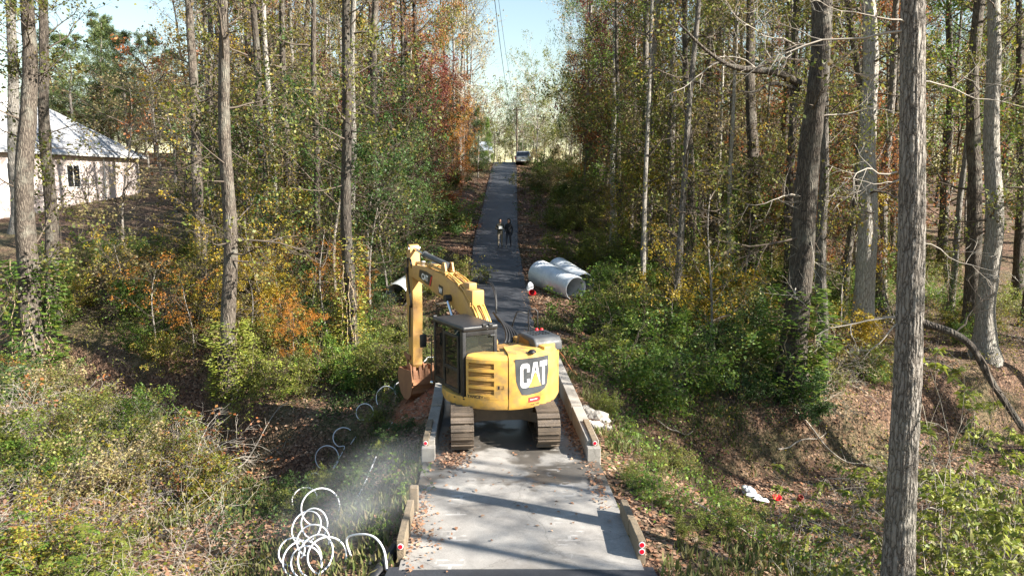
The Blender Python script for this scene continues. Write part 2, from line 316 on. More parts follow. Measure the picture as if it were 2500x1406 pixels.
# logo panel on the counterweight
def on_cw(poly, r, mats_idx=0, sub=3):
    # polygon of (phi*RB, z) pairs, laid on the drum as a thin plate
    bm = bmesh.new(); vs = [bm.verts.new((a, b, 0)) for a, b in poly]; f = bm.faces.new(vs)
    bmesh.ops.triangulate(bm, faces=[f])
    for _ in range(sub):
        bmesh.ops.subdivide_edges(bm, edges=[e for e in bm.edges if e.calc_length() > 0.09], cuts=1)
        bmesh.ops.triangulate(bm, faces=bm.faces[:])
    bm.normal_update(); V = [arcpt(r, v.co.x / RB, v.co.y) for v in bm.verts]; F = [tuple(v.index for v in fc.verts) for fc in bm.faces]
    bm.verts.index_update(); F = [tuple(v.index for v in fc.verts) for fc in bm.faces]; bm.free(); return V, F
def cwpart(name, polys, r, mat, parent):
    mb = MB()
    for pl in polys: mb.add(*on_cw(pl, r))
    return mb.build(name, mat, parent)
LX0, LX1, LZ0, LZ1 = -0.40, 0.58, 1.20, 2.08
pan = [(LX0, LZ1), (LX0 + 0.03, 1.55), (LX0 + 0.08, 1.40), (LX0 + 0.17, LZ0 + 0.02), (LX0 + 0.30, LZ0), (LX1 - 0.30, LZ0 + 0.03), (LX1 - 0.14, LZ0 + 0.09), (LX1 - 0.05, LZ0 + 0.2), (LX1 - 0.01, 1.7), (LX1, LZ1)]
pan = pan[::-1]
lg = cwpart('logo_panel', [pan], RB + 0.004, MT['grey'], cw)
def letter(shape, x, z, w_, h_): return [(x + a * w_, z + b * h_) for a, b in shape]
# C built from two quads strips (outer/inner), A and T as polygons
Cs = [[(0.30, 1.0), (0.72, 1.0), (0.72, 0.80), (0.36, 0.80)], [(0.30, 1.0), (0.36, 0.80), (0.30, 0.72), (0.0, 0.84), (0.10, 0.95)], [(0.0, 0.84), (0.30, 0.72), (0.30, 0.28), (0.0, 0.16)],
      [(0.0, 0.16), (0.30, 0.28), (0.36, 0.20), (0.30, 0.0), (0.10, 0.05)], [(0.30, 0.0), (0.36, 0.20), (0.72, 0.20), (0.72, 0.0)],
      [(0.72, 1.0), (0.92, 0.95), (1.0, 0.84), (1.0, 0.64), (0.70, 0.64), (0.70, 0.76), (0.72, 0.80)], [(0.72, 0.0), (0.72, 0.20), (0.70, 0.24), (0.70, 0.36), (1.0, 0.36), (1.0, 0.16), (0.92, 0.05)]]
As = [[(0.34, 1.0), (0.66, 1.0), (0.60, 0.80), (0.5, 0.80), (0.40, 0.80)], [(0.34, 1.0), (0.5, 0.76), (0.30, 0.30), (0.10, 0.02), (0.06, 0.05)], [(0.66, 1.0), (0.94, 0.05), (0.90, 0.02), (0.70, 0.30), (0.5, 0.76)]]
As = [[(0.33, 1.0), (0.67, 1.0), (0.74, 0.72), (0.56, 0.72), (0.5, 0.84), (0.44, 0.72), (0.26, 0.72)], [(0.26, 0.72), (0.44, 0.72), (0.38, 0.5), (0.5, 0.62), (0.5, 0.62), (0.5, 0.5), (0.12, 0.14), (0.08, 0.10)][:4] + [(0.5, 0.46), (0.06, 0.06)], [(0.74, 0.72), (0.94, 0.06), (0.5, 0.46), (0.62, 0.5), (0.56, 0.72)]]
As[1] = [(0.26, 0.72), (0.44, 0.72), (0.395, 0.545), (0.06, 0.06)]; As[2] = [(0.56, 0.72), (0.74, 0.72), (0.94, 0.06), (0.605, 0.545)]
As.append([(0.395, 0.545), (0.44, 0.62), (0.56, 0.62), (0.605, 0.545), (0.5, 0.64)])
As[3] = [(0.395, 0.545), (0.42, 0.64), (0.58, 0.64), (0.605, 0.545), (0.5, 0.60)]
Ts = [[(0.0, 1.0), (1.0, 1.0), (1.0, 0.78), (0.0, 0.78)], [(0.33, 0.78), (0.67, 0.78), (0.67, 0.02), (0.33, 0.02)]]
LZ, LH = 1.39, 0.58
polys = [letter(s, -0.27, LZ - 0.005, 0.245, LH) for s in Cs] + [letter(s, -0.045, LZ, 0.35, LH) for s in As] + [letter(s, 0.265, LZ, 0.245, LH) for s in Ts]
cwpart('logo_letter', [p for p in polys], RB + 0.008, MT['white'], cw)
cwpart('logo_triangle', [[(0.5 * 0.35 - 0.045, LZ + 0.33), (0.35 - 0.045 + 0.01, LZ - 0.005), (-0.055, LZ - 0.005)]], RB + 0.0085, MT['yellow'], cw)
cwpart('red_decal', [[(-0.06, 1.02), (0.22, 1.02), (0.27, 1.04), (0.29, 1.08), (0.27, 1.12), (0.22, 1.14), (-0.06, 1.14)]], RB + 0.005, MT['pink'], cw)
cwpart('decal_mark', [[(-0.01, 1.07), (0.19, 1.075), (0.19, 1.10), (-0.01, 1.095)]], RB + 0.0075, MT['white'], cw)
def text_mesh(txt, h, bold=0.0):
    cu = bpy.data.curves.new('t', 'FONT'); cu.body = txt; cu.size = h; cu.offset = bold; o = bpy.data.objects.new('t', cu); C.objects.link(o)
    dg = bpy.context.evaluated_depsgraph_get(); me = bpy.data.meshes.new_from_object(o.evaluated_get(dg)); bpy.data.objects.remove(o)
    return [tuple(v.co) for v in me.vertices], [tuple(p.vertices) for p in me.polygons]
def text_on_arc(name, txt, phi0, z, h, r, mat, parent, sx=1.0, bold=0.0):
    V, F = text_mesh(txt, h, bold); return MB().add([arcpt(r, phi0 + x * sx / r, z + y) for x, y, _ in V], F).build(name, mat, parent)
text_on_arc('model_number', '314E', R(0), 0.945, 0.06, RB + 0.006, MT['grey'], cw); text_on_arc('model_suffix', 'YW', R(5.6), 0.945, 0.07, RB + 0.006, MT['black'], cw)
# left rear service door with four vents
P0, P1 = R(-62), R(-22); RD = RB - 0.005
mb = MB(); vz = [(1.24, 1.37), (1.44, 1.57), (1.64, 1.77), (1.84, 1.98)]; pa, pb = R(-59.5), R(-34.5)
def skin(z0, z1, p0, p1, n=14): arc_shell(mb, [(RD - 0.05, z0), (RD, z0), (RD, z1), (RD - 0.05, z1)], p0, p1, n)
skin(1.13, 2.06, pb, P1, 8); skin(1.13, 2.06, P0, pa, 2)
zs = [1.13] + [q for z in vz for q in z] + [2.06]
for i in range(0, len(zs), 2): skin(zs[i], zs[i + 1], pa, pb)
arc_shell(mb, [(RD, 2.06), (RD - 0.02, 2.11), (RD - 0.08, 2.145), (RD - 0.5, 2.16)], P0, P1, 16, caps=False)
door = up(mb.build('service_door', MT['yellow'], ex, autos=0.6))
for z0, z1 in vz:
    vr = arc_shell(MB(), [(RD - 0.045, z0 - 0.01), (RD - 0.045, z1 + 0.01)], pa - 0.01, pb + 0.01, 12, caps=False).build('vent_recess', MT['amber'], door)
    for k in range(3):
        zz = z0 + (k + 0.5) * (z1 - z0) / 3; arc_shell(MB(), [(RD - 0.045, zz + 0.012), (RD - 0.018, zz - 0.006), (RD - 0.045, zz - 0.004)], pa, pb, 10).build('vent_slat', MT['yellow_boom'], vr)
lk = MB(); arc_shell(lk, [(RD + 0.004, 1.36), (RD + 0.004, 1.48)], R(-32), R(-25), 3, caps=False); arc_shell(lk, [(RD + 0.008, 1.38), (RD + 0.008, 1.46)], R(-31), R(-29.5), 2, caps=False, m=1); arc_shell(lk, [(RD + 0.008, 1.38), (RD + 0.008, 1.39)], R(-28.5), R(-26), 2, caps=False, m=1); arc_shell(lk, [(RD + 0.008, 1.38), (RD + 0.008, 1.46)], R(-26.4), R(-26), 2, caps=False, m=1)
lk.build('door_latch', [MT['yellow_boom'], MT['black']], door)
text_on_arc('dealer_lettering', 'YANCEY', R(-60.5), 1.145, 0.095, RD + 0.006, MT['black'], door, 1.12, 0.003)
text_on_arc('dealer_mark', 'ABS', R(-44), 1.145, 0.085, RD + 0.006, MT['amber'], door, 1.0)
# skirt below door and cab
sk = up(arc_shell(MB(), [(0.6, 0.9), (1.30, 0.83), (1.42, 0.88), (RB - 0.01, 0.97), (RB - 0.01, 1.13), (0.6, 1.13)], R(-150), R(-21.6), 34).build('body_skirt', MT['yellow'], ex, autos=0.5))
for ph in (-78, -66): arc_shell(MB(), [(RB - 0.004, 1.06), (RB - 0.004, 1.09)], R(ph), R(ph + 2.2), 2, caps=False).build('drain_slot', MT['black'], sk)
# machinery deck, hood, right side boxes
up(MB().prism([(1.2 * math.sin(a), -1.2 * math.cos(a)) for a in np.linspace(0, 2 * math.pi, 33)[:-1]], 0.86, 1.1, 'z').build('deck', MT['black'], ex))
up(MB().box((-0.36, -1.28, 1.1), (0.5, 0.1, 2.13)).build('engine_hood', MT['yellow_boom'], ex, bevel=0.05, autos=0.6))
up(MB().prism([(0.5, -1.28), (0.72, -1.26), (1.1, -0.9), (1.3, -0.35), (1.32, 0.25), (0.5, 0.25)], 1.1, 2.26, 'z').build('side_tank', MT['yellow'], ex, bevel=0.05, autos=0.6))
up(MB().box((0.62, 0.25, 1.0), (1.36, 1.25, 1.72)).build('tool_box', MT['yellow'], ex, bevel=0.05, autos=0.6))
hc = up(MB().prism([(-1.02, 2.07), (-1.0, 2.28), (-0.9, 2.40), (-0.25, 2.44), (-0.12, 2.38), (-0.05, 2.07)], 0.42, 1.2, 'x').build('exhaust_cover', MT['grey'], ex, bevel=0.05, seg=3, autos=0.6))
for gx_ in (0.6, 0.88):
    for i in range(3):
        for j in range(3): MB().lathe([(0.0, 0.012), (0.028, 0.012), (0.03, 0)], 8, Matrix.Translation((gx_ + i * 0.08, -0.62 + j * 0.13, 2.425 + j * 0.005))).build('vent_hole', MT['black'], hc)
up(MB().prism([(-0.78, 2.1), (-0.70, 2.3), (-0.3, 2.36), (-0.2, 2.1)], 0.405, 0.425, 'x').build('cover_inlet', MT['amber'], ex))
up(MB().lathe([(0.0, 0.075), (0.05, 0.065), (0.08, 0.03), (0.085, 0)], 16, Matrix.Translation((0.08, -1.40, 2.185)) @ Matrix.Scale(1.25, 4, (1, 0, 0))).build('rear_camera', MT['black'], ex, smooth=True))
# cab
cabx0, cabx1, caby0, caby1, cz0, cz1 = -1.34, -0.42, -0.62, 1.05, 1.1, 2.80
def cabrect(name, mat, quads, parent=None, th=None, **k):
    mb = MB()
    for lo, hi in quads: mb.box(lo, hi)
    return up(mb.build(name, mat, parent or ex, **k)) if parent is None else mb.build(name, mat, parent, **k)
pil = 0.09
cab = cabrect('cab', MT['black'], [((cabx0, caby0, cz0), (cabx0 + pil, caby0 + pil + 0.06, cz1 - 0.1)), ((cabx1 - pil, caby0, cz0), (cabx1, caby0 + pil, cz1 - 0.1)),
    ((cabx0, caby1 - pil, cz0), (cabx0 + pil, caby1, cz1 - 0.1)), ((cabx1 - pil, caby1 - pil, cz0), (cabx1, caby1, cz1 - 0.1)),
    ((cabx0 + pil, caby0, cz0), (cabx1 - pil, caby0 + 0.05, 2.02)), ((cabx0 + pil, caby0, 2.56), (cabx1 - pil, caby0 + 0.05, cz1 - 0.1)),
    ((cabx0 + pil, caby0 + pil, cz0), (cabx1 - pil, caby1 - pil, cz0 + 0.05)), ((cabx1 - 0.04, caby0 + pil, cz0), (cabx1, caby1 - pil, 1.75))], bevel=0.012, autos=0.6)
MB().box((cabx0 - 0.02, caby0 - 0.04, cz1 - 0.13), (cabx1 + 0.02, caby1 + 0.03, cz1)).build('cab_roof', MT['black'], cab, bevel=0.06, seg=4, autos=0.8)
MB().box((cabx0 + pil + 0.01, caby0 + 0.02, 2.02), (cabx1 - pil - 0.01, caby0 + 0.03, 2.56)).build('rear_window', MT['glass'], cab)
MB().box((cabx1 - 0.03, caby0 + pil, 1.75), (cabx1 - 0.02, caby1 - pil, 2.6)).build('side_window', MT['glass'], cab)
MB().box((cabx0 + pil, caby1 - 0.05, cz0 + 0.1), (cabx1 - pil, caby1 - 0.04, 2.6)).build('windscreen', MT['glass'], cab)
fr = MB()
for q in [((-0.02, 0, 2.48), (0.03, 0.84, 2.54)), ((-0.02, 0, 1.16), (0.03, 0.84, 1.24)), ((-0.02, 0, 1.24), (0.03, 0.07, 2.48)), ((-0.02, 0.77, 1.24), (0.03, 0.84, 2.48)), ((-0.02, 0.07, 1.66), (0.03, 0.77, 1.74))]: fr.box(q[0], q[1])
dr = fr.build('cab_door', MT['black'], cab, bevel=0.008); dr.location = (cabx0, caby0 + pil + 0.12, 0)
MB().box((0.0, 0.07, 1.74), (0.01, 0.77, 2.48)).build('door_window', MT['glass_dark'], dr); MB().box((0.0, 0.07, 1.24), (0.01, 0.77, 1.66)).build('lower_window', MT['glass_dark'], dr)
MB().tube([(-0.03, 0.72, 1.5), (-0.06, 0.72, 1.55), (-0.06, 0.72, 1.85), (-0.03, 0.72, 1.9)], 0.012, 6).build('door_handle', MT['black'], dr)
fw = MB(); fw.box((cabx0, 0.43, 1.16), (cabx0 + 0.04, 0.5, 2.6)); fw.box((cabx0, 0.43, 1.16), (cabx0 + 0.04, 1.03, 1.3)); fw.build('door_post', MT['black'], cab)
MB().box((cabx0 + 0.015, 0.5, 1.3), (cabx0 + 0.025, 1.03, 2.6)).build('side_window', MT['glass_dark'], cab)
st = MB(); st.box((-1.1, -0.05, 1.35), (-0.62, 0.5, 1.55)); st.box((-1.1, -0.2, 1.5), (-0.62, -0.05, 2.2)); st.box((-1.02, -0.2, 2.2), (-0.7, -0.09, 2.42))
st.build('operator_seat', MT['seat'], cab, bevel=0.04, seg=2, autos=0.7)
MB().box((-1.0, 0.1, 1.14), (-0.7, 0.4, 1.36)).build('seat_base', MT['darkgreen'], cab)
for x in (-1.18, -0.54): MB().box((x - 0.06, 0.1, 1.4), (x + 0.06, 0.5, 1.62)).tube([(x, 0.42, 1.6), (x, 0.44, 1.78)], 0.02, 6).build('console', MT['darkgreen'], cab)
for x, y in ((cabx0 + 0.05, caby1 + 0.02), (cabx0 + 0.55, caby0 - 0.03), (cabx1 - 0.2, caby0 - 0.03)): MB().box((x - 0.05, y - 0.03, cz1 - 0.05), (x + 0.05, y + 0.03, cz1 + 0.03)).build('work_light', MT['black'], cab, bevel=0.015)
MB().box((-0.62, caby0 - 0.045, 2.53), (-0.5, caby0 - 0.02, 2.56)).build('roof_plate', MT['grey'], cab)
# mirror on its bracket (left front), low convex mirror
mi = MB().tube([(cabx0, 1.1, 2.3), (cabx0 - 0.2, 1.14, 2.32), (cabx0 - 0.26, 1.15, 2.2)], 0.014, 6).build('mirror_bracket', MT['black'], cab)
MB().box((cabx0 - 0.35, 1.08, 2.03), (cabx0 - 0.17, 1.14, 2.36)).build('mirror', MT['black'], mi, bevel=0.03, autos=0.8)
lm = MB().tube([(cabx0 - 0.14, 0.86, 2.34), (cabx0 - 0.16, 0.84, 1.5), (cabx0 - 0.15, 0.84, 1.24)], 0.014, 6).build('mirror_arm', MT['black'], cab)
MB().lathe([(0.0, 0.03), (0.04, 0.02), (0.055, -0.02), (0.04, -0.06), (0, -0.065)], 12, Matrix.Translation((cabx0 - 0.15, 0.84, 1.19))).build('round_mirror', MT['chrome'], lm, smooth=True)
# boom (profile in local y,z)
bp = [(0.15, 1.40), (0.55, 1.30), (1.0, 1.95), (1.35, 2.36), (1.8, 2.64), (2.35, 2.80), (4.2, 3.17), (5.2, 3.33), (5.35, 3.33), (5.35, 3.66), (5.0, 3.70), (4.2, 3.72), (3.0, 3.62), (2.2, 3.45), (1.65, 3.22), (1.1, 2.78), (0.5, 2.1), (0.1, 1.7)]
boom = up(MB().prism(bp, -0.21, 0.23, 'x').build('boom', MT['yellow_boom'], ex, bevel=0.025, autos=0.6))
fk = MB()
for s in (-0.21, 0.17): fk.prism([(5.3, 3.34), (5.62, 3.38), (5.72, 3.5), (5.62, 3.62), (5.3, 3.65)], s, s + 0.055, 'x')
fk.build('boom_fork', MT['yellow_boom'], boom)
for y, z, r_ in ((5.58, 3.5, 0.1), (2.42, 3.02, 0.1), (0.35, 1.55, 0.12)): MB().lathe([(0, 0), (r_, 0), (r_, 0.56), (0, 0.56)], 16, Matrix.Translation((-0.27, y, z)) @ Matrix.Rotation(R(90), 4, 'Y')).build('pin', MT['black'], boom, autos=0.6)
# logo on the boom's left face
bl = MB(); q = [(4.62, 3.40), (4.56, 3.62), (4.05, 3.60), (3.62, 3.52), (3.72, 3.20), (4.1, 3.24)]; bl.add([(-0.216, a, b) for a, b in q], [tuple(range(6))]); bl.build('boom_logo', MT['black'], boom)
MB().add([(-0.218, a, b) for a, b in [(3.78, 3.20), (3.86, 3.21), (3.70, 3.50), (3.62, 3.49)]], [(0, 1, 2, 3)]).build('boom_logo_stripe', MT['red'], boom)
def boom_txt(name, txt, y, z, h, mat, slope=0.2, bold=0.01):
    V, F = text_mesh(txt, h, bold); return MB().add([(-0.222, y - x, z - x * slope * 0.5 + yy) for x, yy, _ in V], F).build(name, mat, boom)
boom_txt('boom_logo_letter', 'CAT', 4.40, 3.36, 0.24, MT['white'])
MB().add([(-0.222, 4.19, 3.33), (-0.222, 4.05, 3.31), (-0.222, 4.13, 3.40)], [(0, 1, 2)]).build('boom_logo_triangle', MT['yellow'], boom)
MB().add([(-0.216, 3.2, 3.06), (-0.216, 2.92, 3.02), (-0.216, 2.90, 3.28), (-0.216, 3.18, 3.32)], [(0, 1, 2, 3)]).build('boom_sticker', MT['black'], boom)
boom_txt('boom_sticker_mark', 'W', 3.17, 3.10, 0.2, MT['white'])
# hydraulic lines along the boom top
rng = random.Random(3)
def boomtop(y): return float(np.interp(y, [0.1, 0.5, 1.1, 1.65, 2.2, 3.0, 4.2, 5.0, 5.35], [1.7, 2.1, 2.78, 3.22, 3.45, 3.62, 3.72, 3.70, 3.66]))
for k, xo in enumerate([-0.15, -0.1, -0.05, 0.08, 0.13, 0.18]):
    e = [4.9, 5.1, 3.4, 3.2, 4.4, 2.9][k]; pts = []
    for y in np.linspace(0.75, e, 14): pts.append((xo + rng.uniform(-0.012, 0.012), y, boomtop(y) + 0.06 + 0.03 * (k % 2) + rng.uniform(0, 0.015)))
    pts.append((xo, e + 0.06, boomtop(e) - 0.02)); MB().tube(pts, 0.022, 6).build('hydraulic_line', MT['yellow'], boom, smooth=True)
for y in (1.3, 2.0, 2.8, 4.0): MB().box((-0.2, y - 0.05, boomtop(y) - 0.02), (0.22, y + 0.05, boomtop(y) + 0.1)).build('line_clamp', MT['yellow_boom'], boom, bevel=0.01)
vb = MB(); vb.box((-0.16, 1.2, 2.95), (0.2, 1.75, 3.36)); vb.box((-0.1, 1.5, 3.3), (0.14, 1.9, 3.52)); vb.build('valve_block', MT['yellow_boom'], boom, bevel=0.04, autos=0.7)
MB().lathe([(0, 0.0), (0.07, 0.0), (0.07, 0.12), (0, 0.12)], 12, Matrix.Translation((-0.02, 4.75, 3.72))).build('boom_lamp', MT['white_plastic'], boom, autos=0.6)
# stick cylinder
a0, a1, a2 = Vector((0.01, 3.05, 3.86)), Vector((0.01, 4.62, 4.04)), Vector((0.01, 5.52, 4.17))
sc_ = up(MB().tube([a0, a1], 0.085, 14).build('stick_cylinder', MT['grey'], ex, autos=0.6)); MB().tube([a1, a1 + (a2 - a1) * 0.06], 0.11, 14).build('cylinder_gland', MT['grey'], sc_, autos=0.6)
MB().tube([a1, a2], 0.045, 12).build('cylinder_rod', MT['chrome'], sc_, autos=0.6)
cb = MB()
for s in (-0.13, 0.1): cb.prism([(2.85, 3.55), (3.3, 3.62), (3.12, 3.94), (2.98, 3.94)], s, s + 0.05, 'x')
cb.build('cylinder_bracket', MT['yellow_boom'], sc_)
# boom cylinders
for s in (-0.33, 0.33):
    b0, b1 = Vector((s, 0.95, 1.15)), Vector((s, 2.42, 3.02)); m_ = b0.lerp(b1, 0.6)
    bc = up(MB().tube([b0, m_], 0.07, 12).build('boom_cylinder', MT['grey'], ex, autos=0.6)); MB().tube([m_, b1], 0.04, 10).build('cylinder_rod', MT['chrome'], bc, autos=0.6)
    MB().lathe([(0, -0.06), (0.1, -0.06), (0.1, 0.06), (0, 0.06)], 14, Matrix.Translation(b1) @ Matrix.Rotation(R(90), 4, 'Y')).build('rod_eye', MT['black'], bc, autos=0.6)
# stick
sp = [(5.36, 0.52), (5.45, 0.40), (5.56, 0.40), (5.64, 0.52), (5.80, 2.2), (5.86, 3.1), (5.84, 3.6), (5.66, 4.24), (5.58, 4.30), (5.47, 4.27), (5.43, 4.12), (5.40, 3.7), (5.30, 3.2), (5.28, 2.2)]
stick = up(MB().prism(sp, -0.15, 0.17, 'x').build('stick', MT['yellow_boom'], ex, bevel=0.02, autos=0.6))
MB().lathe([(0, 0), (0.07, 0), (0.07, 0.4), (0, 0.4)], 14, Matrix.Translation((-0.19, 5.53, 4.17)) @ Matrix.Rotation(R(90), 4, 'Y')).build('pin', MT['chrome'], stick, autos=0.6)
for k, (dx_, dz_) in enumerate([(-0.2, 0), (-0.24, 0.05)]):
    MB().tube([(dx_ + 0.03, 5.2, 3.6), (dx_, 5.28, 3.86 + dz_), (dx_ - 0.02, 5.42, 3.9), (dx_ - 0.02, 5.46, 3.4), (dx_, 5.38, 2.9), (dx_ + 0.02, 5.30, 2.5 + dz_), (dx_ + 0.04, 5.36, 2.35)], 0.018, 6).build('stick_hose', MT['hose'], stick, smooth=True)
MB().tube([(-0.17, 5.5, 2.4), (-0.19, 5.5, 1.4)], 0.022, 6).build('guard_strip', MT['black'], stick)
bk = MB().tube([(0.01, 5.95, 3.0), (0.01, 5.95, 1.6)], 0.07, 12); bk.tube([(0.01, 5.95, 1.6), (0.01, 5.92, 0.75)], 0.04, 10, m=1); up(bk.build('bucket_cylinder', [MT['grey'], MT['chrome']], ex, autos=0.6))
lk = MB()
for s in (-0.2, 0.19): lk.prism([(5.5, 0.8), (5.95, 0.86), (5.98, 0.7), (5.5, 0.66)], s, s + 0.04, 'x'); lk.prism([(5.9, 0.8), (6.0, 0.8), (5.82, 0.3), (5.72, 0.3)], s + 0.05, s + 0.09, 'x')
up(lk.build('bucket_linkage', MT['rust'], ex))
# bucket
pr = [(4.64, 0.52), (4.56, 0.22), (4.58, -0.12), (4.72, -0.40), (4.98, -0.58), (5.30, -0.60), (5.58, -0.46), (5.78, -0.16), (5.84, 0.2), (5.74, 0.44)]
HW = 0.47; pr = [(5.3 + (y - 5.3) * 0.92, 0.46 + (z - 0.46) * 0.88) for y, z in pr]; bu = MB(); n_ = len(pr)
inn = [(y + (5.22 - y) * 0.07, z + (0.05 - z) * 0.07 + 0.0) for y, z in pr]
loop = pr + inn[::-1]
bu.prism(loop, -HW, HW, 'x')
for s in (-HW - 0.025, HW): bu.prism(pr, s, s + 0.025, 'x')
bucket = up(bu.build('bucket', MT['rust'], ex, autos=0.5))
for k in range(5):
    x = -HW + 0.08 + k * (2 * HW - 0.16) / 4
    MB().add([(x - 0.06, 4.605, 0.27), (x + 0.06, 4.605, 0.27), (x + 0.045, 4.66, 0.64), (x - 0.045, 4.66, 0.64), (x - 0.06, 4.76, 0.42), (x + 0.06, 4.76, 0.42), (x + 0.04, 4.70, 0.64), (x - 0.04, 4.70, 0.64)], [(0, 1, 2, 3), (4, 7, 6, 5), (0, 3, 7, 4), (1, 5, 6, 2), (3, 2, 6, 7), (0, 4, 5, 1)]).build('tooth', MT['rust'], bucket, bevel=0.01)
for zz, yy in ((0.13, 4.60), (-0.14, 4.65)): MB().box((-HW, yy - 0.02, zz - 0.05), (HW, yy + 0.03, zz + 0.05)).build('wear_strip', MT['rust'], bucket)
er = MB()
for s in (-0.24, 0.2): er.prism([(5.3, 0.2), (5.36, 0.5), (5.5, 0.56), (5.8, 0.42), (5.84, 0.2)], s, s + 0.05, 'x')
er.build('bucket_ear', MT['rust'], bucket)
# hoses from hood to boom
for k in range(5):
    a = P(1204 + k * 3, 762 + k * 5, 19.1) - ex.location; b_ = P(1222 + k * 9, 850 + k * 1.5, 18.3) - ex.location; m1 = P(1236 + k * 7, 794 + k * 2, 18.9) - ex.location; m2 = P(1249 + k * 4, 824, 18.6) - ex.location
    m2.x += 0.02 * k; pts = []
    for t in np.linspace(0, 1, 12):
        t = float(t); pts.append(a * (1 - t) ** 3 + m1 * 3 * t * (1 - t) ** 2 + m2 * 3 * t * t * (1 - t) + b_ * t ** 3)
    MB().tube(pts, 0.03, 8).build('hydraulic_hose', MT['hose'], ex, smooth=True)
for k in range(2):
    a = P(1186 + k * 4, 690, 19.9) - ex.location; b_ = P(1211, 762 + k * 6, 19.2) - ex.location; m1 = P(1200 + k * 5, 680, 19.7) - ex.location; m2 = P(1214 + k * 3, 720, 19.4) - ex.location
    MB().tube([a * (1 - t) ** 3 + m1 * 3 * t * (1 - t) ** 2 + m2 * 3 * t * t * (1 - t) + b_ * t ** 3 for t in [i / 9 for i in range(10)]], 0.016, 6).build('boom_hose', MT['hose'], ex, smooth=True)
# hand rails
def rail(px, d, r_=0.02):
    pts = [P(u, v, d) - ex.location for u, v in px]; MB().tube(pts, r_, 8).build('handrail', MT['black'], ex, smooth=True)
rail([(1291, 835), (1291, 815), (1290, 760), (1293, 755), (1308, 756), (1312, 761), (1312, 835)], 19.1)
rail([(1249, 800), (1254, 785), (1262, 762), (1267, 760), (1289, 765)], 19.7)
rail([(1291, 790), (1296, 798), (1306, 802), (1312, 803)], 19.1, 0.016)
for u in (1310, 1322):
    q = P(u, 828, 18.98) - ex.location; MB().lathe([(0, -0.02), (0.055, -0.02), (0.055, 0.24), (0.035, 0.29), (0, 0.3)], 12, Matrix.Translation(q)).build('red_canister', MT['red'], ex, autos=0.6)
q = P(1316, 830, 18.9) - ex.location; MB().lathe([(0.05, -0.02), (0.05, 0.1), (0.02, 0.17), (0.02, 0.26), (0.0, 0.27)], 10, Matrix.Translation(q)).build('filler_cap', MT['chrome'], ex, autos=0.6)
# undercarriage
def uc(o): o.rotation_euler = (0, 0, UC); return o
car = MB().box((-0.75, -0.75, 0.42), (0.75, 0.75, 0.72)).lathe([(0, 0.72), (0.6, 0.72), (0.6, 0.88), (0, 0.88)], 24)
for sx in (-1, 1):
    for sy in (-1, 1): car.prism([(0.3 * sx, 0.5 * sy), (1.0 * sx, 1.0 * sy), (1.0 * sx, 0.6 * sy), (0.5 * sx, 0.2 * sy)], 0.38, 0.62, 'z')
uc(car.build('car_body', MT['steel'], ex))
shoe_mb = MB().box((-0.26, -0.078, -0.012), (0.26, 0.078, 0.012))
for yy, hh in ((-0.066, 0.045), (0.0, 0.02)): shoe_mb.prism([(yy - 0.011, 0.011), (yy + 0.011, 0.011), (yy + 0.006, hh), (yy - 0.006, hh)], -0.255, 0.255, 'x')
proto = shoe_mb.build('track_shoe', MT['steel']); shoe_me = proto.data; bpy.data.objects.remove(proto)
HL, WR = 1.50, 0.42; CZ = WR + 0.05
for s in (-1, 1):
    X = s * 0.99
    tf = MB().prism([(-1.2, 0.25), (-1.35, 0.45), (-1.2, 0.66), (1.2, 0.66), (1.35, 0.45), (1.2, 0.25)], X - 0.16, X + 0.16, 'x')
    tr = uc(tf.build('track', MT['steel'], ex, bevel=0.02, autos=0.6))
    for yy in (-HL, HL): MB().lathe([(0, -0.1), (0.2, -0.1), (0.22, -0.05), (WR - 0.04, -0.05), (WR - 0.02, 0.0), (WR - 0.04, 0.05), (0.22, 0.05), (0.2, 0.1), (0, 0.1)], 24, Matrix.Translation((X, yy, CZ)) @ Matrix.Rotation(R(90), 4, 'Y')).build('idler_wheel', MT['steel'], tr, autos=0.5)
    for k in range(7): MB().lathe([(0, -0.15), (0.12, -0.15), (0.12, -0.05), (0.09, -0.05), (0.09, 0.05), (0.12, 0.05), (0.12, 0.15), (0, 0.15)], 14, Matrix.Translation((X, -1.0 + k * 0.33, 0.18)) @ Matrix.Rotation(R(90), 4, 'Y')).build('roller', MT['steel'], tr, autos=0.5)
    per = 4 * HL + 2 * math.pi * WR; ns = 50
    for k in range(ns):
        t = (k + 0.37 * (s > 0)) / ns * per
        if t < 2 * HL: y, z, a = -HL + t, CZ + WR, 0
        elif t < 2 * HL + math.pi * WR: a = (t - 2 * HL) / WR; y, z = HL + WR * math.sin(a), CZ + WR * math.cos(a)
        elif t < 4 * HL + math.pi * WR: y, z, a = HL - (t - 2 * HL - math.pi * WR), CZ - WR, math.pi
        else: a = math.pi + (t - 4 * HL - math.pi * WR) / WR; y, z = -HL + WR * math.sin(a), CZ + WR * math.cos(a)
        if a == 0: z -= 0.03 * math.sin(math.pi * (y + HL) / (2 * HL))
        o = bpy.data.objects.new('track_shoe', shoe_me); C.objects.link(o); o.parent = tr; o.location = (X, y, z); o.rotation_euler = (-a, 0, 0)
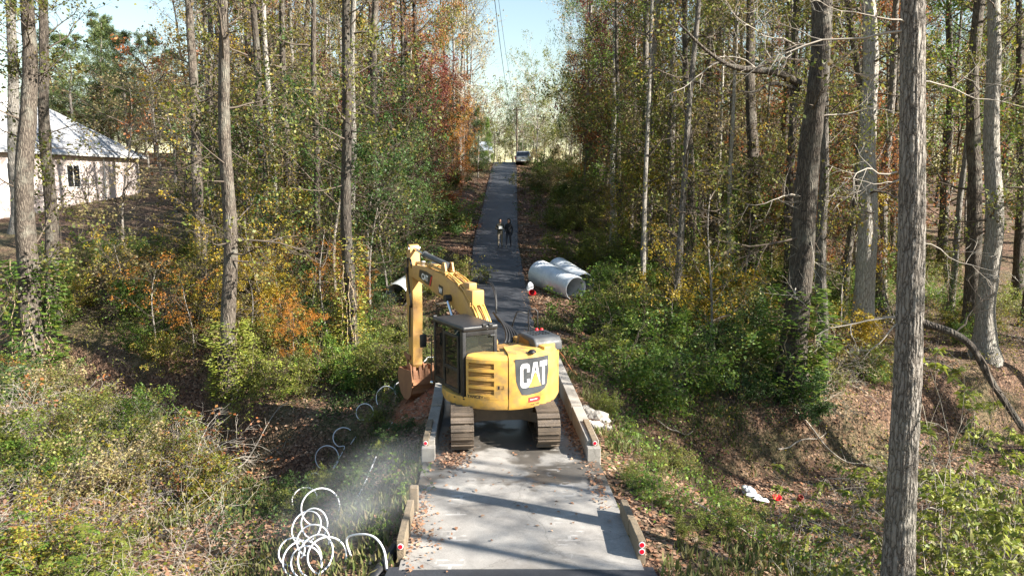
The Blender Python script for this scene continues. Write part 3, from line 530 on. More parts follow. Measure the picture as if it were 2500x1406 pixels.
# ================================================================ parapets and kerb timbers
def reflector(parent, p, r_=0.05):
    m_ = Matrix.Translation(p) @ Matrix.Rotation(R(90), 4, 'X')
    o = MB().lathe([(0, 0.012), (r_, 0.012), (r_, 0)], 16, m_).build('reflector_rim', MT['white'], parent); MB().lathe([(0, 0.018), (r_ * 0.76, 0.018), (r_ * 0.76, 0.008)], 16, m_).build('reflector', MT['reflector'], parent)
def wall_run(name, side, y0, y1, off0, off1, h0, h1, wd, parent, mat, zb=-0.25):
    n = max(2, int((y1 - y0) / 0.8)); mb = MB(); v = []
    for i in range(n + 1):
        t = i / n; y = y0 + (y1 - y0) * t; x = float(road_x(y)) + side * (off0 + (off1 - off0) * t); z = float(road_z(y)) + 0.04; h = h0 + (h1 - h0) * t
        v += [(x, y, z + zb), (x + side * wd, y, z + zb), (x + side * wd, y, z + h), (x, y, z + h)]
    f = [(i * 4 + k, i * 4 + (k + 1) % 4, (i + 1) * 4 + (k + 1) % 4, (i + 1) * 4 + k) for i in range(n) for k in range(4)] + [(3, 2, 1, 0), tuple(range(n * 4, n * 4 + 4))]
    return mb.add(v, f).build(name, mat, parent, bevel=0.012, seg=1)
for side, nm in ((1, 'right'), (-1, 'left')):
    xr = float(road_x(16.3)) + side * 1.8
    pw = empty('parapet', (0, 0, 0)); tag(pw, 'low concrete bridge parapet ' + ('beside the grey boulders and right-hand track' if side > 0 else 'above the dug red clay, under the bucket'), 'parapet', 'bridge parapets')
    for yy in range(3): wall_run('beam', side, 18.45 + yy * 1.98, 18.45 + (yy + 1) * 1.98 - 0.012, 1.66, 1.66, 0.50, 0.52, 0.28, pw, MT['concrete'])
    wall_run('beam', side, 16.05, 18.43, 1.72, 1.68, 0.40, 0.46, 0.27, pw, MT['concrete'])
    wall_run('end_block', side, 15.82, 16.045, 1.70, 1.70, 0.30, 0.30, 0.30, pw, MT['concrete'])
    y0, y1 = 15.97, 17.3; x0 = float(road_x(16.3)) + side * 1.90; x1 = float(road_x(17.5)) + side * 1.88
    tb = MB().add([(x0 - 0.07, y0, 0.315), (x0 + 0.07, y0, 0.315), (x0 + 0.07, y0, 0.50), (x0 - 0.07, y0, 0.50), (x1 - 0.07, y1, 0.40), (x1 + 0.07, y1, 0.40), (x1 + 0.07, y1, 0.56), (x1 - 0.07, y1, 0.56)], [(0, 1, 2, 3), (7, 6, 5, 4), (0, 4, 5, 1), (1, 5, 6, 2), (2, 6, 7, 3), (3, 7, 4, 0)]).build('timber_cap', MT['timber'], pw, bevel=0.012, seg=1)
    reflector(tb, (x0, y0 - 0.004, 0.42))
    kb = empty('kerb_timber', (0, 0, 0)); tag(kb, 'old timber guard at the slab edge with ' + ('two stacked red reflectors' if side > 0 else 'one red reflector and vines'), 'guard rail')
    o1 = 1.92 if side > 0 else 1.90
    for k in range(2): wall_run('timber', side, 11.42 + k * 0.86, 12.26 + k * 0.86, o1, o1 + 0.01, 0.33 - 0.02 * k, 0.31 - 0.02 * k, 0.13, kb, MT['timber'], -0.15)
    xk = float(road_x(11.42)) + side * (o1 + 0.065)
    if side > 0: reflector(kb, (xk, 11.415, 0.29), 0.052); reflector(kb, (xk, 11.415, 0.175), 0.052)
    else:
        reflector(kb, (xk, 11.415, 0.26), 0.05)
        p_ = MB().box((xk - 0.1, 13.2, -0.3), (xk + 0.06, 13.36, 0.52)).build('post', MT['timber'], kb, bevel=0.02)
# ================================================================ culvert pipes
def culvert(label, a, b_, r_, rings, group='culvert pipes', taper=1.0):
    a, b_ = Vector(a), Vector(b_); L = (b_ - a).length; rot = (b_ - a).to_track_quat('Z', 'Y').to_matrix().to_4x4(); M_ = Matrix.Translation(a) @ rot
    pr_ = []
    for i in range(rings * 4 + 1):
        t = i / (rings * 4); pr_.append((r_ * (1 - (1 - taper) * t) + 0.028 * math.sin(i * math.pi / 2), L * t))
    inner = [(p[0] - 0.03, p[1]) for p in pr_[::2]][::-1]
    o = MB().lathe(pr_ + inner + [pr_[0]], 32, M_).build('culvert_pipe', MT['galv'], smooth=True)
    tag(o, label, 'pipe', group); return o
pa = hit(1300, 722); pb_ = hit(1400, 700)
rr_ = 0.62
y0 = 35.6
def onground(x, y, r_): return Vector((x, y, gz(x, y) + r_ * 0.86))
culvert('long corrugated steel culvert pipe beside the red bucket', onground(1.45, 38.9, 0.68), onground(3.15, 36.0, 0.6), 0.70, 24, taper=0.86)
culvert('shorter corrugated steel culvert pipe behind the long pipe beside the red bucket', onground(2.55, 40.8, 0.62), onground(3.7, 37.8, 0.6), 0.62, 22)
culvert('galvanised culvert pipe left of the road behind the excavator stick', onground(-4.35, 40.2, 0.6), onground(-5.75, 36.4, 0.6), 0.62, 22)
# ================================================================ bucket, bag, board, rocks, litter
q = hit(1301, 722)
pail = empty('pail', q); tag(pail, 'red plastic pail lying beside the white bag near the culvert pipe', 'bucket')
Mp = Matrix.Translation((0, 0, 0.14)) @ Matrix.Rotation(R(72), 4, Vector((1, -0.35, 0)))
MB().lathe([(0, -0.18), (0.125, -0.18), (0.15, 0.17), (0.16, 0.18), (0.142, 0.18), (0.12, -0.16), (0, -0.165)], 20, Mp).build('body', MT['red'], pail, autos=0.7)
MB().tube([Mp @ Vector((0.155 * math.cos(t), 0.02 + 0.1 * math.sin(t), 0.15 + 0.12 * math.sin(t))) for t in np.linspace(0, math.pi, 9)], 0.006, 5).build('handle', MT['chrome'], pail)
def lump(name, loc, size, mat, seed, amp=0.25, label=None, cat=None, group=None, sub=3, sq=(1, 1, 1), fine=0.0):
    bm = bmesh.new(); bmesh.ops.create_icosphere(bm, subdivisions=sub, radius=1.0); r_ = random.Random(seed); ph = [r_.uniform(0, 6) for _ in range(9)]
    for v in bm.verts:
        c = v.co.copy(); k = 1 + amp * (math.sin(2.3 * c.x + ph[0]) * math.sin(2.1 * c.y + ph[1]) + 0.6 * math.sin(4.1 * c.z + ph[2] + 2 * c.x) + 0.4 * math.sin(7 * c.y + ph[3]) * math.sin(6 * c.x + ph[4])) + r_.uniform(-fine, fine)
        v.co = Vector((c.x * k * size * sq[0], c.y * k * size * sq[1], c.z * k * size * sq[2]))
    me = bpy.data.meshes.new(name); bm.to_mesh(me); bm.free(); o = link(name, me, mat, smooth=(fine == 0)); o.location = loc
    if label: tag(o, label, cat, group)
    return o
q = hit(1293, 712); lump('plastic_bag', q + Vector((0, 0.05, 0.2)), 0.23, MT['bag'], 5, 0.16, 'white plastic bag standing beside the red pail', 'bag', sq=(0.8, 0.7, 1.1), fine=0.03)
q = hit(1100, 742); bo = MB().box((-0.75, -0.12, 0.0), (0.75, 0.12, 0.05)).build('board', MT['timber'], bevel=0.006); bo.location = q + Vector((0, 0, 0.08)); bo.rotation_euler = (0.05, -0.1, R(28)); tag(bo, 'tan weathered board lying beside the road under the boom', 'board')
rk = random.Random(8)
for k, (u, v, s_) in enumerate([(1440, 1018, 0.2), (1462, 1026, 0.24), (1450, 1044, 0.19), (1475, 1034, 0.17), (1428, 1003, 0.15), (1482, 1050, 0.13), (1434, 1038, 0.16)]):
    q = hit(u, v); lump('boulder', q + Vector((0, 0, s_ * 0.35)), s_, MT['rock'], 20 + k, 0.2, 'pale grey riprap stone heaped outside the right parapet', 'rock', 'riprap stones', sub=2, sq=(1.1, 0.9, 0.75), fine=0.05)
for k, (u, v, s_, sq) in enumerate([(1824, 1204, 0.19, (1, 0.9, 0.9)), (1840, 1216, 0.17, (1.5, 0.8, 0.45)), (1860, 1224, 0.14, (1.5, 0.8, 0.45))]):
    q = hit(u, v); lump('plastic_bag', q + Vector((0, 0, s_ * 0.4)), s_, MT['bag'], 40 + k, 0.25, 'crumpled ' + ('bluish upright' if k == 0 else 'white flattened' if k == 1 else 'greyish') + ' plastic sheet piece in the creek bed', 'plastic', sq=sq, fine=0.06)
q = hit(1896, 1222); dish = MB().lathe([(0, 0.0), (0.1, 0.01), (0.145, 0.07), (0.13, 0.07), (0.09, 0.02), (0, 0.025)], 18, Matrix.Rotation(0.35, 4, 'X')).build('basin', MT['red'], smooth=True); dish.location = q + Vector((0, 0, 0.06)); tag(dish, 'bright red plastic basin lying in the creek bed', 'basin')
q = hit(1952, 1224); bk_ = MB().lathe([(0, -0.1), (0.07, -0.1), (0.085, 0.1), (0.07, 0.1), (0.06, -0.07), (0, -0.07)], 14).build('faded_pail', M_plain('faded_red', (0.25, 0.045, 0.03), 0.7), autos=0.7); bk_.location = q + Vector((0, 0, 0.09)); bk_.rotation_euler = (0.5, 0.3, 0); tag(bk_, 'dull red pail half buried by the creek beside the basin', 'bucket')
# orange cable on the right bank
pts = [hit(u, v) + Vector((0, 0, 0.18 + 0.05 * math.sin(i))) for i, (u, v) in enumerate([(1352, 860), (1364, 872), (1378, 890), (1388, 906), (1396, 914), (1408, 925)])]
tag(MB().tube(pts, 0.018, 6).build('cable', M_plain('orange_cable', (0.55, 0.2, 0.07), 0.5), smooth=True), 'thin orange cable trailing down the right bank behind the excavator', 'cable')
# black drain pipe at the lower left bank
q = hit(915, 1395); tag(MB().lathe([(0.1, 0), (0.1, 0.7), (0.085, 0.7), (0.085, 0), (0.1, 0)], 20, Matrix.Translation(q + Vector((0.0, -0.2, -0.05))) @ Matrix.Rotation(R(68), 4, Vector((-1, 0.5, 0)))).build('drain_pipe', MT['black'], smooth=True), 'black plastic drain pipe on the bank below the left timber guard', 'pipe')
# ================================================================ white pipe, uncoiling down the bank
def spline(pts, n=8):
    pts = [Vector(p) for p in pts]; o = []
    for i in range(len(pts) - 1):
        p0, p1, p2, p3 = pts[max(i - 1, 0)], pts[i], pts[i + 1], pts[min(i + 2, len(pts) - 1)]
        for k in range(n):
            t = k / n; o.append(0.5 * ((2 * p1) + (p2 - p0) * t + (2 * p0 - 5 * p1 + 4 * p2 - p3) * t * t + (3 * p1 - p0 - 3 * p2 + p3) * t ** 3))
    return o + [pts[-1]]
axis = [hit(u, v) for u, v in [(735, 1395), (750, 1385), (765, 1345), (775, 1290), (785, 1230), (775, 1170), (800, 1110), (850, 1060), (900, 1005), (950, 960)]]
turns = []
rad = 0.36
loops = [(715, 1352, 66), (738, 1378, 70), (752, 1385, 74), (775, 1378, 72), (800, 1372, 76), (765, 1328, 74), (752, 1300, 60), (772, 1288, 66), (783, 1258, 62), (745, 1222, 56), (772, 1168, 52), (800, 1112, 50), (838, 1062, 48), (892, 1006, 50), (945, 960, 52), (978, 938, 30)]
pts = []; COILC = []
for k, (u, v, wpx) in enumerate(loops):
    g = hit(u, v + 14 if k > 7 else v + 20); COILC.append((g.x, g.y)); r_ = wpx * 0.5 / F_PX * (g.y) * ((1.3 if k < 9 else 1.1) * (0.8 + 0.4 * ((k * 0.618) % 1))); c = g + Vector((0, 0, r_ * (0.8 if k < 9 else [0.15, 0.5, 0.05, 0.3][k % 4]))); nd = Vector((0.45 * math.sin(k * 1.7), -1, 0.45 + 0.35 * math.cos(k * 2.1))).normalized()
    e1 = nd.cross(Vector((0, 0, 1))).normalized(); e2 = e1.cross(nd)
    nxt = loops[k + 1] if k + 1 < len(loops) else None
    for j in range(10):
        a = -math.pi / 2 + 2 * math.pi * j / 10; pts.append((c + e1 * math.cos(a) * r_ + e2 * math.sin(a) * r_ + nd * 0.012 * j, k))
sp_ = spline([p for p, _ in pts], 4)
tail = spline([hit(858, 1372) + Vector((0, 0, 0.1)), hit(848, 1372) + Vector((0, 0, 0.42)), hit(880, 1372) + Vector((0, 0, 0.5)), hit(915, 1375) + Vector((0, 0, 0.45)), hit(938, 1385) + Vector((0, 0, 0.3)), hit(945, 1400) + Vector((0, 0, 0.05))], 6)
coil = empty('white_pipe', hit(760, 1380)); tag(coil, 'long coil of white plastic pipe springing down the left bank', 'pipe')
MB().tube([p - coil.location for p in sp_], 0.0155, 7).build('coil', MT['white_plastic'], coil, smooth=True)
tag(MB().tube(tail, 0.018, 7).build('white_pipe', MT['white_plastic'], smooth=True), 'short arched length of white pipe below the left timber guard', 'pipe')
tag(MB().tube(spline([hit(u, v) + Vector((0, 0, 0.12)) for u, v in [(958, 1040), (940, 1075), (925, 1110), (905, 1160), (885, 1205), (872, 1226)]], 5), 0.017, 6).build('white_hose', MT['white_plastic'], smooth=True), 'thin white hose lying straight down the shaded left bank', 'hose')
tag(MB().tube(spline([hit(u, v) + Vector((0, 0, 0.15 + 0.1 * (i % 2))) for i, (u, v) in enumerate([(1030, 902), (1045, 890), (1060, 882), (1080, 872)])], 5), 0.02, 6).build('white_hose', MT['white_plastic'], smooth=True), 'pale hose piece lying behind the bucket teeth', 'hose')
# ================================================================ people
def person(label, loc, rz, joints, radii, edges, zone, mats, hair):
    me = bpy.data.meshes.new('body'); me.from_pydata([Vector(j) for j in joints], edges, []); o = bpy.data.objects.new('body', me); C.objects.link(o)
    sk_ = o.modifiers.new('s', 'SKIN'); sk_.use_smooth_shade = True; sb = o.modifiers.new('d', 'SUBSURF'); sb.levels = 2
    for i, r_ in enumerate(radii): me.skin_vertices[0].data[i].radius = r_ if isinstance(r_, tuple) else (r_, r_)
    me.skin_vertices[0].data[0].use_root = True
    dg = bpy.context.evaluated_depsgraph_get(); m2 = bpy.data.meshes.new_from_object(o.evaluated_get(dg)); bpy.data.objects.remove(o)
    for m_ in mats: m2.materials.append(m_)
    for p in m2.polygons: p.material_index = zone(p.center)
    root = empty('person', loc, rz); tag(root, label, 'person'); b_ = link('body', m2, None, root, True)
    h = MB()
    for (c, r_, s_) in hair: h.lathe([(r_ * math.sin(t), -r_ * math.cos(t) * s_) for t in np.linspace(0.0, math.pi, 9)], 14, Matrix.Translation(c))
    h.build('hair', mats[-1], root, smooth=True)
    for sx in (-1, 1): MB().lathe([(0.013 * math.sin(t), -0.013 * math.cos(t)) for t in np.linspace(0, math.pi, 5)], 8, Matrix.Translation((sx * 0.034, -0.098, 1.665))).build('eye', mats[-1], root)
    return root
skinm = M_plain('skin', (0.42, 0.24, 0.17), 0.6); olive = M_plain('olive_jacket', (0.10, 0.09, 0.07), 0.9, dirt=(0.05, 0.05, 0.035), dscale=9, damt=0.9); khaki = M_plain('khaki_trousers', (0.25, 0.21, 0.16), 0.9); navy = M_plain('dark_jacket', (0.012, 0.014, 0.02), 0.8); jean = M_plain('dark_jeans', (0.03, 0.035, 0.05), 0.9); hairm = M_plain('dark_hair', (0.012, 0.009, 0.007), 0.6); shoe = M_plain('dark_shoe', (0.02, 0.02, 0.02), 0.7)
def std(lean=0.0, armsL=None, armsR=None, step=0.12):
    J = [(0, 0, 0.96), (0, 0, 1.15), (0, 0.01, 1.38), (0, 0, 1.5), (0, -0.02, 1.58), (0, -0.03, 1.68), (0, -0.02, 1.76)]
    rd = [(0.155, 0.115), (0.15, 0.11), (0.165, 0.105), 0.06, 0.065, (0.082, 0.1), (0.07, 0.085)]; E = [(i, i + 1) for i in range(6)]
    for s in (-1, 1):
        n = len(J); yk = s * step * 0.5
        J += [(s * 0.1, 0, 0.88), (s * 0.115, -0.02 + yk * 0.6, 0.5), (s * 0.12, 0.02 + yk, 0.1), (s * 0.13, -0.05 + yk, 0.035), (s * 0.14, -0.15 + yk, 0.035)]; rd += [0.1, 0.068, 0.048, 0.045, 0.035]; E += [(0, n), (n, n + 1), (n + 1, n + 2), (n + 2, n + 3), (n + 3, n + 4)]
    for s, arm in ((-1, armsL), (1, armsR)):
        n = len(J); J += [(s * 0.19, 0, 1.42)] + [tuple(q_) for q_ in arm]; rd += [0.07, 0.052, 0.038, 0.036, 0.025]; E += [(2, n), (n, n + 1), (n + 1, n + 2), (n + 2, n + 3), (n + 3, n + 4)]
    return J, rd, E
def zone_of(c):
    if c.z > 1.53: return 2
    if c.z < 0.075: return 3
    if c.z > 0.9 or abs(c.x) > 0.24: return 0
    return 1
yp = 47.6; xp = P(1221, 600, yp).x
J, rd, E = std(armsL=[(-0.27, 0.02, 1.16), (-0.12, -0.24, 1.13), (-0.05, -0.28, 1.14), (0.02, -0.3, 1.15)], armsR=[(0.27, 0.02, 1.16), (0.12, -0.24, 1.15), (0.05, -0.28, 1.17), (-0.01, -0.31, 1.2)])
pz = float(road_z(yp)) + 0.055
pp = person('person in an open olive jacket and khaki trousers reading a sheet', (xp, yp, pz), R(10), J, rd, E, zone_of, [olive, khaki, skinm, shoe, hairm], [((0, 0.005, 1.745), 0.1, 0.75)])
sh = MB().box((-0.14, -0.36, 1.16), (0.1, -0.33, 1.34)).build('paper_sheet', MT['white']); sh.location = (xp, yp, pz); sh.rotation_euler = (0, 0, R(10)); tag(sh, 'white paper sheet held by the person in the olive jacket', 'paper')
xp2 = P(1240, 602, yp).x
J, rd, E = std(armsL=[(-0.25, 0.03, 1.15), (-0.2, -0.1, 0.95), (-0.17, -0.15, 0.88), (-0.15, -0.19, 0.82)], armsR=[(0.25, 0.04, 1.15), (0.26, -0.02, 0.9), (0.25, -0.05, 0.82), (0.24, -0.07, 0.75)])
person('person with long dark hair in a dark jacket and jeans', (xp2 + 0.05, yp - 0.15, pz), R(-25), J, rd, E, zone_of, [navy, jean, skinm, shoe, hairm], [((0, 0.03, 1.72), 0.118, 1.0), ((0, 0.07, 1.56), 0.11, 1.6)])
# ================================================================ pickup with cap on the crest
ty = 93.0; tx = P(1277, 400, ty).x; tz = gz(tx, ty) + 0.03
tk = empty('pickup_truck', (tx, ty, max(tz, float(road_z(ty)) - 0.0)), R(-2)); tag(tk, 'silver pickup truck with a canopy parked at the top of the driveway', 'truck')
silver = M_plain('silver_paint', (0.30, 0.33, 0.37), 0.3, metal=0.5, coat=0.5); tg = M_plain('tinted_glass', (0.012, 0.016, 0.022), 0.08); lampr = M_plain('tail_lamp', (0.25, 0.01, 0.01), 0.25); rubber = M_plain('tyre_rubber', (0.014, 0.014, 0.014), 0.85)
MB().prism([(0, 0.5), (0, 1.08), (3.2, 1.12), (4.2, 1.12), (5.4, 1.02), (5.5, 0.55), (5.4, 0.42), (0.1, 0.42)], -0.95, 0.95, 'x').build('body', silver, tk, bevel=0.06, autos=0.6)
cp = MB(); v = []
for (y, hw_, z) in [(0.02, 0.93, 1.1), (0.28, 0.76, 1.74), (3.3, 0.78, 1.80), (4.2, 0.93, 1.12)]: v += [(-hw_, y, z), (hw_, y, z)]
cp.add(v, [(0, 1, 3, 2), (2, 3, 5, 4), (4, 5, 7, 6), (0, 2, 4, 6), (1, 7, 5, 3), (0, 6, 7, 1)]).build('canopy', silver, tk, bevel=0.05, autos=0.6)
MB().add([(-0.82, 0.01, 1.17), (0.82, 0.01, 1.17), (0.70, 0.2, 1.64), (-0.70, 0.2, 1.64)], [(0, 1, 2, 3)]).build('rear_window', tg, tk)
for s in (-1, 1):
    MB().add([(s * 0.915, 0.35, 1.2), (s * 0.92, 3.4, 1.2), (s * 0.80, 3.1, 1.68), (s * 0.80, 0.5, 1.66)], [(0, 1, 2, 3)]).build('side_window', tg, tk)
    MB().box((s * 0.95 - 0.1, -0.03, 0.72), (s * 0.95 + 0.01, 0.06, 1.04)).build('tail_light', lampr, tk, bevel=0.01)
    MB().box((s * 0.99, 3.4, 1.15), (s * 1.2, 3.5, 1.36)).build('door_mirror', rubber, tk, bevel=0.03)
    for y in (1.1, 4.5):
        wl_ = MB().lathe([(0.2, -0.1), (0.36, -0.1), (0.39, -0.06), (0.39, 0.06), (0.36, 0.1), (0.2, 0.1)], 20, Matrix.Translation((s * 0.84, y, 0.39)) @ Matrix.Rotation(R(90), 4, 'Y')).build('wheel', rubber, tk, autos=0.6)
        MB().lathe([(0, -0.08), (0.2, -0.08), (0.2, 0.08), (0, 0.08)], 16, Matrix.Translation((s * 0.84, y, 0.39)) @ Matrix.Rotation(R(90), 4, 'Y')).build('rim', MT['chrome'], wl_, autos=0.6)
MB().box((-0.97, -0.14, 0.46), (0.97, 0.02, 0.66)).build('bumper', MT['chrome'], tk, bevel=0.03, autos=0.6)
tgte = MB().box((-0.8, -0.02, 0.68), (0.8, 0.02, 1.06)).build('tailgate', silver, tk, bevel=0.015); MB().box((-0.12, -0.035, 0.9), (0.12, -0.02, 0.97)).build('handle', rubber, tgte)
MB().box((-0.16, -0.155, 0.5), (0.16, -0.142, 0.62)).build('number_plate', MT['white'], tk)
# ================================================================ houses
brick = M_plain('pale_brick', (0.72, 0.62, 0.58), 0.9, dirt=(0.55, 0.44, 0.40), dscale=3, damt=0.7, bmp=0.3); roofm = M_plain('grey_shingle', (0.36, 0.37, 0.39), 0.8, dirt=(0.25, 0.25, 0.26), dscale=5, damt=0.6, bmp=0.4); trim = M_plain('white_trim', (0.72, 0.72, 0.70), 0.6); darkw = M_plain('dark_window_and_garage_shade', (0.02, 0.022, 0.026), 0.15)
def house(label, A, B, depth, zb, ze, rise, wallm, rfm, wins, chim=None, spouts=(), garage=None, hip=4.0):
    A = Vector((A[0], A[1], 0)); B = Vector((B[0], B[1], 0)); ex_ = (B - A).normalized(); L = (B - A).length; nrm = Vector((-ex_.y, ex_.x, 0))
    if nrm.dot(-A) < 0: nrm = -nrm     # towards the viewer's side
    root = empty('house', (A.x, A.y, zb)); tag(root, label, 'house')
    def W(s, t, z): return A + ex_ * s - nrm * t + Vector((0, 0, z)) - Vector((A.x, A.y, zb))
    def bx(s0, s1, t0, t1, z0, z1): return [W(s, t, z) for s, t, z in [(s0, t0, z0), (s1, t0, z0), (s1, t1, z0), (s0, t1, z0), (s0, t0, z1), (s1, t0, z1), (s1, t1, z1), (s0, t1, z1)]]
    BF = [(0, 3, 2, 1), (4, 5, 6, 7), (0, 1, 5, 4), (1, 2, 6, 5), (2, 3, 7, 6), (3, 0, 4, 7)]
    wl_ = MB().add(bx(0, L, 0, depth, zb - 3, ze), BF).build('wall', wallm, root)
    o_ = 0.45; h2 = depth / 2
    e = [W(-o_, -o_, ze), W(L + o_, -o_, ze), W(L + o_, depth + o_, ze), W(-o_, depth + o_, ze), W(hip, h2, ze + rise), W(L - hip, h2, ze + rise)]
    e2 = [p + Vector((0, 0, -0.18)) for p in e[:4]]
    rf = MB().add(e + e2, [(0, 1, 5, 4), (1, 2, 5), (2, 3, 4, 5), (3, 0, 4), (6, 7, 1, 0), (7, 8, 2, 1), (8, 9, 3, 2), (9, 6, 0, 3), (9, 8, 7, 6)]).build('roof', rfm, root)
    MB().add(bx(-o_, L + o_, -o_ - 0.1, -o_ - 0.005, ze - 0.16, ze - 0.02), BF).build('gutter', trim, rf)
    if chim: MB().add(bx(chim[0], chim[0] + chim[2], chim[1], chim[1] + chim[2] * 0.7, ze, ze + chim[3]), BF).build('chimney', trim, rf)
    for (s0, s1, z0, z1) in wins:
        f_ = MB().add(bx(s0, s1, -0.05, 0.02, z0, z1), BF).build('window', trim, root); mid = (s0 + s1) / 2
        for a_, b_ in ((s0 + 0.08, mid - 0.03), (mid + 0.03, s1 - 0.08)): MB().add(bx(a_, b_, -0.055, -0.03, z0 + 0.08, z1 - 0.08), BF).build('pane', darkw, f_)
    for s in spouts: MB().tube([W(s, -0.08, ze - 0.1), W(s, -0.08, zb - 0.3)], 0.06, 6).build('downspout', trim, root)
    if garage: MB().add(bx(garage[0], garage[1], -0.04, 0.3, garage[2], garage[3]), BF).build('garage_opening', darkw, root)  # solid dark box gives the open garage its inside shade
    return root
A_ = P(343, 468, 60); B_ = P(-110, 545, 47)
house('pale brick house with a grey hipped roof on the left hilltop', A_, B_, 9.0, gz(A_.x, A_.y) - 0.4, 8.8, 3.6, brick, roofm, [(9.5, 10.6, 6.2, 8.0), (13.2, 14.6, 6.6, 8.0), (5.2, 6.3, 6.3, 8.0)], chim=(7.4, 3.2, 2.6, 3.9), spouts=(3.2, 11.6), garage=(14.2, 18.5, 3.6, 6.0))
tan = M_plain('tan_siding', (0.42, 0.34, 0.29), 0.9); brown = M_plain('brown_shingle', (0.17, 0.10, 0.075), 0.9, dirt=(0.1, 0.06, 0.05), damt=0.7)
A_ = P(1735, 390, 92); B_ = P(1930, 390, 88)
house('tan house with a brown roof glimpsed through the trees on the right', A_, B_, 8.0, gz(A_.x, A_.y) - 0.3, 13.0, 3.0, tan, brown, [(1.5, 2.9, 10.6, 12.2), (5.6, 7.0, 10.6, 12.2)])
A_ = P(1168, 402, 104); B_ = P(1196, 402, 104)
house('small white shed beyond the crest left of the driveway', A_, B_, 4.0, gz(A_.x, A_.y) - 0.2, gz(A_.x, A_.y) + 1.9, 1.3, trim, M_plain('pale_metal_roof', (0.5, 0.55, 0.6), 0.4, metal=0.3), [], hip=0.1)
# ================================================================ utility pole and lines
upx = P(1262, 400, 101).x
up_ = empty('utility_pole', (upx, 101, gz(upx, 101) - 0.2)); tag(up_, 'wooden utility pole standing behind the pickup truck', 'utility pole')
MB().tube([(0, 0, 0), (0, 0, 7.6)], [0.13, 0.1], 10).build('post', MT['timber'], up_); MB().box((-0.6, -0.05, 7.2), (0.6, 0.05, 7.32)).build('crossarm', MT['timber'], up_)
for x in (-0.5, 0.5): MB().lathe([(0, 0.15), (0.06, 0.13), (0.07, 0), (0, 0)], 8, Matrix.Translation((x, 0, 7.31))).build('insulator', MT['white_plastic'], up_)
for k, (u, dx_, r_) in enumerate([(1194, -0.5, 0.016), (1202, 0.5, 0.01)]):
    a = P(u, -120, 30.0); b_ = Vector((upx + dx_, 101, gz(upx, 101) + 7.25)); pts = []
    for t in np.linspace(0, 1, 30):
        p = a.lerp(b_, float(t)); p.z -= 2.6 * 4 * t * (1 - t) * (0.75 + 0.15 * k); pts.append(p)
    tag(MB().tube(pts, r_, 5).build('power_line', MT['hose']), ['black power line sagging above the driveway to the utility pole', 'thinner black power line beside the sagging main line', 'very thin wire running above the driveway to the pole'][k], 'wire')

# ================================================================ dust drifting off the slab
def dust_mat():
    m = bpy.data.materials.new('dust_haze'); m.use_nodes = True; n = m.node_tree.nodes; l = m.node_tree.links; n.remove(n['Principled BSDF'])
    pv = n.new('ShaderNodeVolumePrincipled'); pv.inputs['Color'].default_value = (0.90, 0.93, 0.98, 1); pv.inputs['Anisotropy'].default_value = 0.1
    tc = n.new('ShaderNodeTexCoord'); gr = n.new('ShaderNodeVectorMath'); gr.operation = 'LENGTH'; l.new(tc.outputs['Object'], gr.inputs[0])
    mr = n.new('ShaderNodeMapRange'); mr.interpolation_type = 'SMOOTHSTEP'; mr.inputs[1].default_value = 1.0; mr.inputs[2].default_value = 0.1; l.new(gr.outputs['Value'], mr.inputs[0])
    t = noise(n, l, 1.6, 3, vec=tc.outputs['Object']); r2 = n.new('ShaderNodeMapRange'); r2.inputs[1].default_value = 0.35; r2.inputs[2].default_value = 0.75; l.new(t.outputs[0], r2.inputs[0])
    q = n.new('ShaderNodeMath'); q.operation = 'MULTIPLY'; l.new(mr.outputs[0], q.inputs[0]); l.new(r2.outputs[0], q.inputs[1]); q2 = n.new('ShaderNodeMath'); q2.operation = 'MULTIPLY'; q2.inputs[1].default_value = 0.32; l.new(q.outputs[0], q2.inputs[0]); l.new(q2.outputs[0], pv.inputs['Density'])
    l.new(pv.outputs[0], n['Material Output'].inputs['Volume']); return m
bm = bmesh.new(); bmesh.ops.create_icosphere(bm, subdivisions=3, radius=1.0); me = bpy.data.meshes.new('dust'); bm.to_mesh(me); bm.free()
du = link('dust', me, dust_mat()); q = hit(880, 1300); du.location = q + Vector((0.1, 0.2, 0.5)); du.scale = (2.0, 2.6, 1.3); du.rotation_euler = (0, R(-25), R(-20)); tag(du, 'pale dust drifting over the shaded left bank beside the slab', 'dust', kind='stuff')
# ================================================================ plants: generators (numpy)
def seg_mesh(S, sides=3):
    P0, P1, R0, R1 = [np.concatenate(q) for q in zip(*S)]
    d = P1 - P0; L = np.linalg.norm(d, axis=1, keepdims=True); d = d / np.maximum(L, 1e-6)
    a = np.where(np.abs(d[:, 2:3]) < 0.9, np.array([[0, 0, 1.0]]), np.array([[1.0, 0, 0]])); u = np.cross(d, a); u /= np.linalg.norm(u, axis=1, keepdims=True); w_ = np.cross(d, u)
    V = []; n = len(P0)
    for e, (Pp, Rr) in enumerate(((P0, R0), (P1, R1))):
        for k in range(sides):
            t = 2 * math.pi * k / sides; V.append(Pp + (u * math.cos(t) + w_ * math.sin(t)) * Rr[:, None])
    V = np.stack(V, 1).reshape(-1, 3); b = (np.arange(n) * 2 * sides)[:, None]
    F = np.concatenate([b + np.array([[k, (k + 1) % sides, sides + (k + 1) % sides, sides + k]]) for k in range(sides)])
    return V, F
